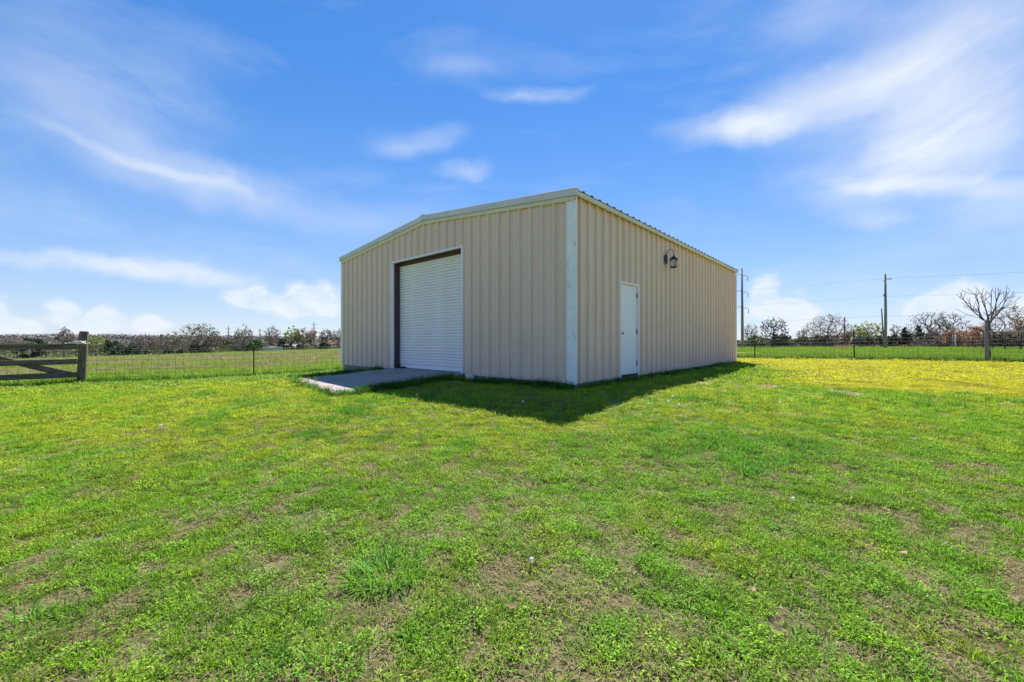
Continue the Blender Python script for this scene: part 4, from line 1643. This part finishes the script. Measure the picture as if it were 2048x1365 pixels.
# ------------------------------------------------------------------ trees
def quads(rr, C, size, flat=0.0, asp=.6):
    """leaf-sized faces at the centres C"""
    n = len(C)
    a = rr.normal(0, 1, (n, 3))
    a[:, 2] *= (1 - flat)
    a /= np.linalg.norm(a, axis=1)[:, None]
    b = rr.normal(0, 1, (n, 3))
    b -= a * (a * b).sum(1)[:, None]
    b /= np.linalg.norm(b, axis=1)[:, None]
    s = (size * rr.uniform(.5, 1.4, n))[:, None]
    V = np.stack([C - a * s, C + b * s * asp, C + a * s, C - b * s * asp], 1).reshape(-1, 3)
    Fc = [(4 * i, 4 * i + 1, 4 * i + 2, 4 * i + 3) for i in range(n)]
    return V, Fc


def leaves(name, rr, C, size, mat, parent=None, shade=None, asp=.6):
    V, Fc = quads(rr, C, size, asp=asp)
    rn = np.repeat(rr.uniform(0, 1, len(C)) if shade is None else shade, 4)
    me = finish_leaves(name, V, Fc, rn, None, mat)
    return link(name, me, parent)


KIND = {'oak': (480, .30, .22), 'bare': (380, .28, .25), 'thin': (190, .34, .35), 'fan': (100, .8, .40)}


def crown_pts(rr, kind, n):
    """twig ends inside the crown of a unit tree (height 1, half width 1)"""
    out_ = []
    lob = [(rr.uniform(0, 6.283), rr.uniform(.35, .8), rr.uniform(.45, .85), rr.uniform(.25, .42)) for _ in range(9)]
    while len(out_) < n:
        x, y, z = rr.uniform(-1, 1), rr.uniform(-1, 1), rr.uniform(.12, 1)
        q = math.hypot(x, y)
        if kind == 'oak':
            ok = (q / (1.0 if z > .38 else .55 + 1.2 * (z - .12))) ** 2 + ((z - .38) / .62 if z > .38 else 0) ** 2 < 1
            ok = ok and rr.uniform() < .25 + .75 * max(q, (z - .3) / .7) ** 1.5
        elif kind == 'fan':
            w = np.interp(z, [.40, .55, .8, .95, 1], [.05, .6, 1, .9, .75])
            ok = z > .42 and q < w and rr.uniform() < .15 + .85 * z ** 3
        elif kind == 'thin':
            w = np.interp(z, [.2, .5, .75, 1], [.15, .8, 1, .35])
            ok = q < w and any(math.hypot(x - r_ * math.cos(a_), y - r_ * math.sin(a_)) < d_ + .1 and abs(z - z_) < d_ * .45 for a_, r_, z_, d_ in lob)
        else:
            w = np.interp(z, [.12, .3, .55, .8, 1], [.2, .75, 1, .8, .2])
            lump = 1.0 if any(math.hypot(x - r_ * math.cos(a_), y - r_ * math.sin(a_)) < d_ and abs(z - z_) < d_ * .6 for a_, r_, z_, d_ in lob) else .35
            ok = q < w and rr.uniform() < lump * (.4 + .6 * q)
        if ok:
            out_.append((x, y, z))
    return np.array(out_)


def skeleton(rr, kind, H, W):
    """branches that join every twig end to the trunk by the shortest wandering way"""
    n, bf, t0 = KIND[kind]
    tips = crown_pts(rr, kind, n) * np.array((W / 2, W / 2, H))
    lean = rr.normal(0, .03, 2) * H
    P, par, plen = [], [], []
    top = .62 if kind in ('bare', 'thin') else (.60 if kind == 'fan' else .36)
    m = 7
    for i in range(m):
        t = i / (m - 1)
        P.append(np.array((lean[0] * t + rr.normal(0, .008) * H, lean[1] * t + rr.normal(0, .008) * H, H * top * t - (.3 if i == 0 else 0))))
        par.append(i - 1)
        plen.append(H * top * t)
    A = np.zeros((m + n * 5, 3))
    PL = np.zeros(m + n * 5)
    A[:m] = P
    PL[:m] = plen
    cnt = m
    base = np.array((0, 0, H * t0))
    lowcut = H * t0
    for i in np.argsort(np.linalg.norm(tips - base, axis=1)):
        a = tips[i]
        d = np.linalg.norm(A[:cnt] - a, axis=1)
        cost = d + bf * PL[:cnt] + np.where(A[:cnt, 2] < lowcut, H, 0) + np.maximum(A[:cnt, 2] - a[2], 0) * 1.5
        j = int(np.argmin(cost))
        L = d[j]
        k = int(np.clip(L / (H * .09), 1, 4))
        prev, q0 = j, A[j].copy()
        perp = rr.normal(0, 1, 3)
        for s_ in range(1, k + 1):
            t = s_ / k
            q = q0 + (a - q0) * t + perp * L * .06 * math.sin(math.pi * t) + np.array((0, 0, -.07 * L * math.sin(math.pi * t)))
            A[cnt] = q
            par.append(prev)
            PL[cnt] = PL[prev] + L / k
            prev = cnt
            cnt += 1
    wt = np.zeros(cnt)
    kids = np.zeros(cnt, int)
    for i in range(cnt):
        if par[i] >= 0:
            kids[par[i]] += 1
    wt[kids == 0] = 1
    for i in range(cnt - 1, 0, -1):
        wt[par[i]] += wt[i]
    return A[:cnt], par, wt, kids


def tree(px, D, top, wpx, kind, leafm, label, seed, nleaf=260, lsize=.22, bark='bark', name='bare_tree', cat='tree', rt=None, group=None, base=None, spread=.55):
    rr = np.random.default_rng(seed)
    b = at(px, D) if base is None else base
    Ht = CAMZ + (CY - top) / F * D - b.z
    W = wpx / F * D
    A, par, wt, kids = skeleton(rr, kind, Ht, W)
    r0 = rt or max(.12, Ht * .030)
    ex = .42 if kind != 'fan' else .5
    tipr = r0 / wt[0] ** ex
    rad = tipr * wt ** ex
    T = empty(name, b, 0, label, cat, group)
    tr, cr = MB(), MB()
    for i in range(1, len(A)):
        p = par[i]
        rp = min(rad[p], rad[i] * 1.35)
        big = wt[i] > wt[0] * .10
        (tr if big else cr).tube([A[p], A[i]], [rp, rad[i]], 6 if big else 3, caps=False)
    tr.build('trunk', M[bark], T)
    cr.build('crown', M[bark], T)
    if nleaf:
        if D > 112 and 'twig' in leafm:
            nleaf, lsize = int(nleaf * 2.4), lsize * 1.3
        elif 'twig' in leafm:
            nleaf, lsize = int(nleaf * 2.2), lsize * 1.25
        tips = A[wt <= 3]
        C = tips[rr.integers(0, len(tips), nleaf)] + rr.normal(0, spread * W / 16, (nleaf, 3))
        o = leaves('foliage' if leafm in ('spring', 'olive', 'green') else 'twigs', rr, C, lsize, M[leafm], T, asp=.2 if 'twig' in leafm else .55)
        o['kind'] = 'stuff'
    return T


def blob_tree(px, D, top, wpx, mat, label, seed, n=1100, lsize=.3, shape='cone', name='cedar_tree', cat='tree', group=None):
    rr = np.random.default_rng(seed)
    b = at(px, D)
    Ht = CAMZ + (CY - top) / F * D - b.z
    W = wpx / F * D / 2
    T = empty(name, b, 0, label, cat, group)
    MB().tube([(0, 0, -.3), (.05, 0, Ht * .5), (0, 0, Ht * .92)], [Ht * .035, Ht * .02, Ht * .006], 6).build('trunk', M['bark_dark'], T)
    C = []
    nl = 26 if shape != 'layer' else 18
    cen = []
    for i in range(nl):
        t = (i + rr.uniform(0, 1)) / nl
        if shape == 'cone':
            rad, z = W * (1.0 - t) ** .75 * .85 + W * .06, Ht * (.06 + .9 * t)
        elif shape == 'layer':
            rad, z = W * (.9 - .55 * abs(t - .35)), Ht * (.1 + .85 * t)
        else:
            rad, z = W * math.sqrt(max(.05, 1 - (t * 1.05 - .15) ** 2)) * .85, Ht * (.05 + .88 * t)
        a = rr.uniform(0, 6.283)
        d = rad * rr.uniform(.35, .95)
        cen.append((math.cos(a) * d, math.sin(a) * d, z, rad * rr.uniform(.28, .5) + W * .06))
    per = n // nl
    for cx, cy, cz_, rd_ in cen:
        q = rr.normal(0, 1, (per, 3))
        q /= np.linalg.norm(q, axis=1)[:, None]
        q *= (rr.uniform(0, 1, per) ** .45)[:, None] * rd_
        q[:, 2] *= .75 if shape != 'layer' else .4
        C.append(q + np.array((cx, cy, cz_)))
    C = np.concatenate(C)
    C[:, 2] = np.maximum(C[:, 2], .1)
    leaves('crown', rr, C, lsize, M[mat], T)
    return T


DL, DR = 128.0, 110.0
# left tree line (from the left edge to the building)
blob_tree(64, 118, 674, 56, 'cedar', 'dark layered cedar tree behind the top rail of the wooden gate', 201, 1100, .34, 'layer')
tree(128, 118, 656, 36, 'thin', 'twig', 'tall bare tree with clumped twigs just left of the gate post', 202, 240, .3)
tree(30, 132, 672, 60, 'bare', 'twig', 'grey bare tree at the far left edge above the gate', 203, 420, .35)
tree(192, 130, 670, 40, 'bare', 'spring', 'yellow green leafing tree just right of the gate post', 204, 520, .34, name='leafing_tree')
blob_tree(226, 122, 680, 44, 'cedar', 'dark blue green cedar standing taller of the pair right of the gate post', 205, 1000, .34, 'round')
blob_tree(262, 120, 690, 40, 'cedar', 'low dark cedar bush, lower and right of the pair past the gate post', 206, 800, .32, 'round')
tree(292, 126, 672, 56, 'bare', 'twig', 'brown bare tree just right of the two dark cedars', 207, 460, .34)
tree(330, 134, 667, 60, 'bare', 'twig', 'brown twiggy tree in the thicket left of the broad oak', 208, 480, .34)
blob_tree(323, 146, 668, 14, 'cedar', 'thin cedar tip rising from the brown thicket left of the oak', 209, 300, .34, 'cone')
blob_tree(338, 124, 694, 22, 'cedar', 'small dark round bush left of the broad oak', 210, 400, .3, 'round', 'shrub', 'shrub')
tree(395, 126, 647, 84, 'oak', 'olive', 'broad spreading olive grey oak, biggest tree across the left meadow', 211, 1700, .26, name='oak_tree', rt=.34)
blob_tree(398, 122, 689, 44, 'cedar', 'dark evergreen bush under the broad oak crown', 212, 700, .3, 'round', 'shrub', 'shrub')
blob_tree(360, 121, 698, 16, 'green', 'small bright green bush at the left foot of the oak', 213, 260, .26, 'round', 'shrub', 'shrub')
tree(430, 132, 668, 44, 'bare', 'olive', 'olive brown tree touching the right side of the broad oak', 214, 480, .32)
tree(462, 136, 672, 36, 'bare', 'twig', 'low brown bare tree under the leftmost far transmission pole', 215, 360, .32)
tree(487, 124, 650, 38, 'bare', 'twig', 'tall open bare tree with clumpy top right of the oak', 216, 260, .3)
blob_tree(512, 120, 678, 46, 'green', 'mid green bushy tree left of the pale shed', 217, 900, .3, 'round', 'leafy_tree')
blob_tree(480, 118, 693, 44, 'cedar', 'dark low hedge shrub left of the black fence post', 218, 600, .28, 'round', 'shrub', 'shrub')
tree(545, 134, 650, 36, 'bare', 'twig', 'tall bare tree with wide fork behind the pale shed', 219, 230, .3)
blob_tree(566, 126, 676, 30, 'cedar', 'dark evergreen tree right of the pale shed', 220, 700, .3, 'round')
tree(584, 122, 652, 36, 'bare', 'spring', 'light yellow green leafing tree, left one of the tall pair near building', 221, 420, .3, name='leafing_tree')
tree(606, 124, 654, 36, 'bare', 'olive', 'greenish tall tree right beside the yellow green leafing tree', 222, 420, .28, name='leafing_tree')
tree(622, 128, 652, 24, 'thin', 'twig_red', 'thin reddish tree below the far transmission pole', 223, 150, .28)
blob_tree(602, 119, 690, 26, 'cedar', 'dark shrub at the foot of the greenish tall tree', 224, 420, .28, 'round', 'shrub', 'shrub')
blob_tree(646, 122, 684, 28, 'cedar', 'dark round shrub left of the white house', 225, 480, .28, 'round', 'shrub', 'shrub')
tree(652, 126, 656, 28, 'bare', 'twig', 'bare tree between far pole and white house', 226, 240, .28)
tree(675, 121, 656, 34, 'bare', 'twig', 'bare tree in front of the white house beside the building', 227, 220, .28)

# right tree line
tree(1502, 108, 643, 30, 'bare', 'twig', 'small bare tree nearest the right end of the building', 301, 160, .2)
tree(1548, 106, 631, 54, 'bare', 'olive', 'clumpy bare tree second from the right end of the building', 302, 330, .26, bark='bark_dark')
blob_tree(1512, 104, 672, 50, 'green', 'olive green shrub below the small bare tree by the building', 303, 800, .26, 'round', 'shrub', 'shrub')
blob_tree(1556, 102, 670, 62, 'cedar', 'dark wide shrub below the clumpy bare tree', 304, 900, .28, 'round', 'shrub', 'shrub')
tree(1605, 110, 652, 26, 'thin', 'twig', 'slim bare sapling left of the big spreading bare tree', 305, 130, .2)
blob_tree(1604, 108, 674, 40, 'olive', 'grey olive brush under the slim bare sapling', 306, 500, .26, 'round', 'shrub', 'shrub')
tree(1656, 104, 626, 84, 'oak', 'twig_red', 'big spreading bare tree left of the yellow green tree', 307, 520, .22, bark='bark_dark', rt=.32)
blob_tree(1640, 106, 672, 50, 'cedar', 'dark brush at the trunk of the big spreading bare tree', 308, 700, .28, 'round', 'shrub', 'shrub')
blob_tree(1690, 108, 664, 46, 'twig', 'brown leafless thicket below the vine wrapped pole', 309, 800, .26, 'round', 'shrub', 'shrub')
tree(1737, 104, 641, 54, 'bare', 'spring', 'pale yellow green leafing tree left of the utility pole', 310, 520, .28, name='leafing_tree')
blob_tree(1728, 98, 674, 44, 'cedar', 'dark shrub under the pale yellow green tree', 311, 700, .26, 'round', 'shrub', 'shrub')
blob_tree(1762, 98, 672, 44, 'cedar', 'dark shrub just left of the utility pole foot', 312, 700, .26, 'round', 'shrub', 'shrub')
blob_tree(1788, 100, 670, 36, 'cedar', 'dark shrub just right of the utility pole foot', 313, 600, .26, 'round', 'shrub', 'shrub')
tree(1790, 116, 646, 26, 'thin', 'twig', 'faint slim bare tree right of the utility pole', 314, 60, .2)
blob_tree(1810, 99, 654, 34, 'cedar', 'pointed dark green cedar right of the utility pole', 315, 1000, .27, 'cone')
tree(1858, 92, 622, 74, 'oak', 'twig', 'wide bare tree with fine twigs right of the pointed cedar', 316, 420, .2, bark='bark_dark', rt=.26)
blob_tree(1836, 94, 650, 34, 'cedar', 'dark cedar half hidden in the left bare tree crown', 317, 800, .27, 'cone')
tree(1898, 90, 624, 66, 'oak', 'twig_red', 'wide bare tree with reddish twigs left of the post tree', 318, 420, .2, bark='bark_dark', rt=.24)
blob_tree(1862, 88, 668, 60, 'twig', 'grey brown brush at the foot of the wide bare trees', 319, 900, .24, 'round', 'shrub', 'shrub')
blob_tree(1902, 86, 660, 50, 'twig_red', 'rust brown leafless brush left of the corral posts', 320, 900, .22, 'round', 'shrub', 'shrub')
blob_tree(1945, 84, 652, 60, 'twig_red', 'reddish leafless thicket behind the corral posts', 321, 1000, .22, 'round', 'shrub', 'shrub')
tree(2018, 80, 610, 84, 'oak', 'twig_red', 'large dense bare tree at the right edge behind the rail', 322, 520, .18, bark='bark_dark', rt=.28)
tree(2062, 72, 622, 60, 'bare', 'twig_red', 'bare tree cut by the right edge of the photo', 323, 300, .18, bark='bark_dark')
blob_tree(2000, 82, 670, 70, 'cedar', 'dark hedge shrub behind the corral rails at right', 324, 1100, .25, 'round', 'shrub', 'shrub')
blob_tree(2052, 80, 668, 60, 'cedar', 'dark hedge shrub at the extreme right behind the corral', 325, 900, .25, 'round', 'shrub', 'shrub')
# young fan shaped tree right behind the corner post
fb = Vector((CPT[0] * 1.03 - .02, CPT[1] * 1.03, gz(CPT[0] * 1.03, CPT[1] * 1.03)))
tree(1974, fb.y, 573, 96, 'fan', 'twig', 'young fan shaped bare tree growing behind the round corner post', 326, 0, .02, rt=.055, base=fb, bark='bark_dark')


# continuous brush and far woods: nobody could count them
def brush(name, pxs, D0, D1, tops, n, mat, lab, seed, lsize=.35):
    rr = np.random.default_rng(seed)
    px = rr.uniform(pxs[0], pxs[1], n)
    D = rr.uniform(D0, D1, n)
    X = (px - CX) / F * D
    zg = ground(X, D)
    tp_ = np.interp(px, *tops) + (fbm(px / 24, D * .05, seed, 3) - .5) * 14 + 3
    zt = CAMZ + (CY - tp_) / F * D
    C = np.c_[X, D, zg + np.maximum(zt - zg, .4) * rr.uniform(0, 1, n) ** .8]
    shade = np.clip(fbm(px / 9, C[:, 2] * .4, seed + 3, 2) * 1.6 - .3 + rr.normal(0, .15, n), 0, 1)
    return tag(leaves(name, rr, C, lsize, M[mat], None, shade, .5), lab, None, None, 'stuff')


brush('brown_brush', (-140, 690), 134, 152, ([-140, 0, 100, 250, 340, 450, 560, 690], [688, 688, 686, 682, 678, 686, 692, 690]), 30000, 'farwood', 'continuous brown leafless thicket along the far side of the left meadow', 401, .26)
brush('dark_brush', (-140, 690), 122, 130, ([-140, 0, 100, 200, 300, 400, 500, 600, 690], [700, 698, 699, 699, 698, 692, 688, 690, 690]), 5000, 'fargreen', 'low mixed green and grey undergrowth at the edge of the left meadow', 402, .34)
brush('far_brush', (1470, 2130), 112, 126, ([1470, 1560, 1600, 1700, 1800, 1900, 2130], [676, 674, 672, 664, 672, 664, 660]), 16000, 'farwood', 'continuous grey leafless thicket behind the right pasture', 403, .25)
brush('dark_undergrowth', (1478, 2130), 100, 109, ([1478, 1600, 1700, 1800, 2130], [682, 684, 682, 678, 676]), 4500, 'cedar', 'low dark undergrowth along the right tree line', 404, .3)
brush('dry_weeds', (1700, 1900), 88, 94, ([1700, 1900], [689, 689]), 2600, 'drygrass', 'purplish brown dry weeds below the dark shrubs by the utility pole', 405, .26)
q = at(1684, 57)
me = tuft('bunch_grass', 260, .9, .5, .95, .03, .9, 0, 50, segs=3, mat='tangrass')
tag(link('bunch_grass', me, None, q), 'mound of tan bunch grass below the yellow guy marker', 'bunch grass')

# wooded ridge far away on the left
hx = np.linspace(-1500, 900, 120)
hy = np.linspace(430, 900, 14)
HX, HY = np.meshgrid(hx, hy)
amp = np.interp(HX, [-1500, -900, -560, -380, -200, 0, 300, 900], [32, 30, 27, 24, 14, 9, 9, 12])
prof_ = np.sin(np.clip((HY - 430) / 470, 0, 1) * math.pi * .5)
HZ = ground(HX, HY, False) - 2 + prof_ * (amp + (fbm(HX * .006, HY * .006, 501) - .5) * 14)
ii = np.arange(HX.size).reshape(HX.shape)
fc = np.stack([ii[:-1, :-1], ii[:-1, 1:], ii[1:, 1:], ii[1:, :-1]], -1).reshape(-1, 4)
me = bpy.data.meshes.new('hills')
me.from_pydata(np.c_[HX.ravel(), HY.ravel(), HZ.ravel()].tolist(), [], fc.tolist())
me.polygons.foreach_set('use_smooth', [True] * len(fc))
M['hill'] = simple('wooded_hill_soil', (.08, .08, .045), (.10, .085, .06), rough=1.0, scale=.02)
me.materials.append(M['hill'])
tag(link('hills', me), kind='structure')
rr = np.random.default_rng(502)
n = 80000
X, Y = rr.uniform(-1400, 800, n), rr.uniform(440, 900, n)
am = np.interp(X, hx, np.interp(hx, [-1500, -900, -560, -380, -200, 0, 300, 900], [32, 30, 27, 24, 14, 9, 9, 12]))
Z = ground(X, Y, False) - 2 + np.sin(np.clip((Y - 430) / 470, 0, 1) * math.pi * .5) * (am + (fbm(X * .006, Y * .006, 501) - .5) * 14)
C = np.c_[X, Y, Z + rr.uniform(0, 1, n) * (3 + 7 * fbm(X * .05, Y * .05, 503, 3))]
tag(leaves('far_woods', rr, C, 1.0, M['ridgewood'], None, np.clip(fbm(X * .03, Y * .03, 505) * 1.5 - .25, 0, 1)), 'distant wooded ridge showing above the left tree line', None, None, 'stuff')

# ------------------------------------------------------------------ far buildings
def house(name, px, D, w, d, h, rise, wm, rm, label, cat, rz=0.0):
    o = empty(name, at(px, D), rz, label, cat)
    mb = MB()
    mb.prism([(-d / 2, -.3), (d / 2, -.3), (d / 2, h), (0, h + rise), (-d / 2, h)], lambda a, z: (-w / 2, a, z), lambda a, z: (w / 2, a, z))
    mb.build('wall', M[wm], o)
    mb = MB()
    e = .35
    mb.prism([(-d / 2 - e, h - e * rise / (d / 2) + .03), (0, h + rise + .03), (d / 2 + e, h - e * rise / (d / 2) + .03), (d / 2 + e, h - e * rise / (d / 2) + .18), (0, h + rise + .2), (-d / 2 - e, h - e * rise / (d / 2) + .18)],
             lambda a, z: (-w / 2 - e, a, z), lambda a, z: (w / 2 + e, a, z))
    mb.build('roof', M[rm], o)
    for k in range(2):
        mb = MB()
        x_ = -w / 4 + k * w / 2
        mb.box(x_ - .45, x_ + .45, -d / 2 - .04, -d / 2 - .002, .9, 1.9)
        mb.build('window', M['dark_glass'], o)
    return o


sh_ = empty('shed', at(545, 113), R(-18), 'low pale green metal shed across the meadow left of the building', 'shed')
MB().box(-2.0, 2.0, -1.4, 1.4, -.2, 1.35).build('wall', M['shed_wall'], sh_)
MB().box(-2.1, 2.1, -1.5, 1.5, 1.352, 1.46).build('roof', M['shed_roof'], sh_)
house('house', 672, 134, 6.5, 5, 1.9, 1.2, 'house_white', 'house_roof', 'white house with reddish roof half hidden by trees beside the building', 'house', R(20))
house('barn', 585, 140, 5.5, 4, 1.5, .9, 'shed_roof', 'shed_roof', 'grey low barn roof behind the trees right of the shed', 'barn', R(-10))
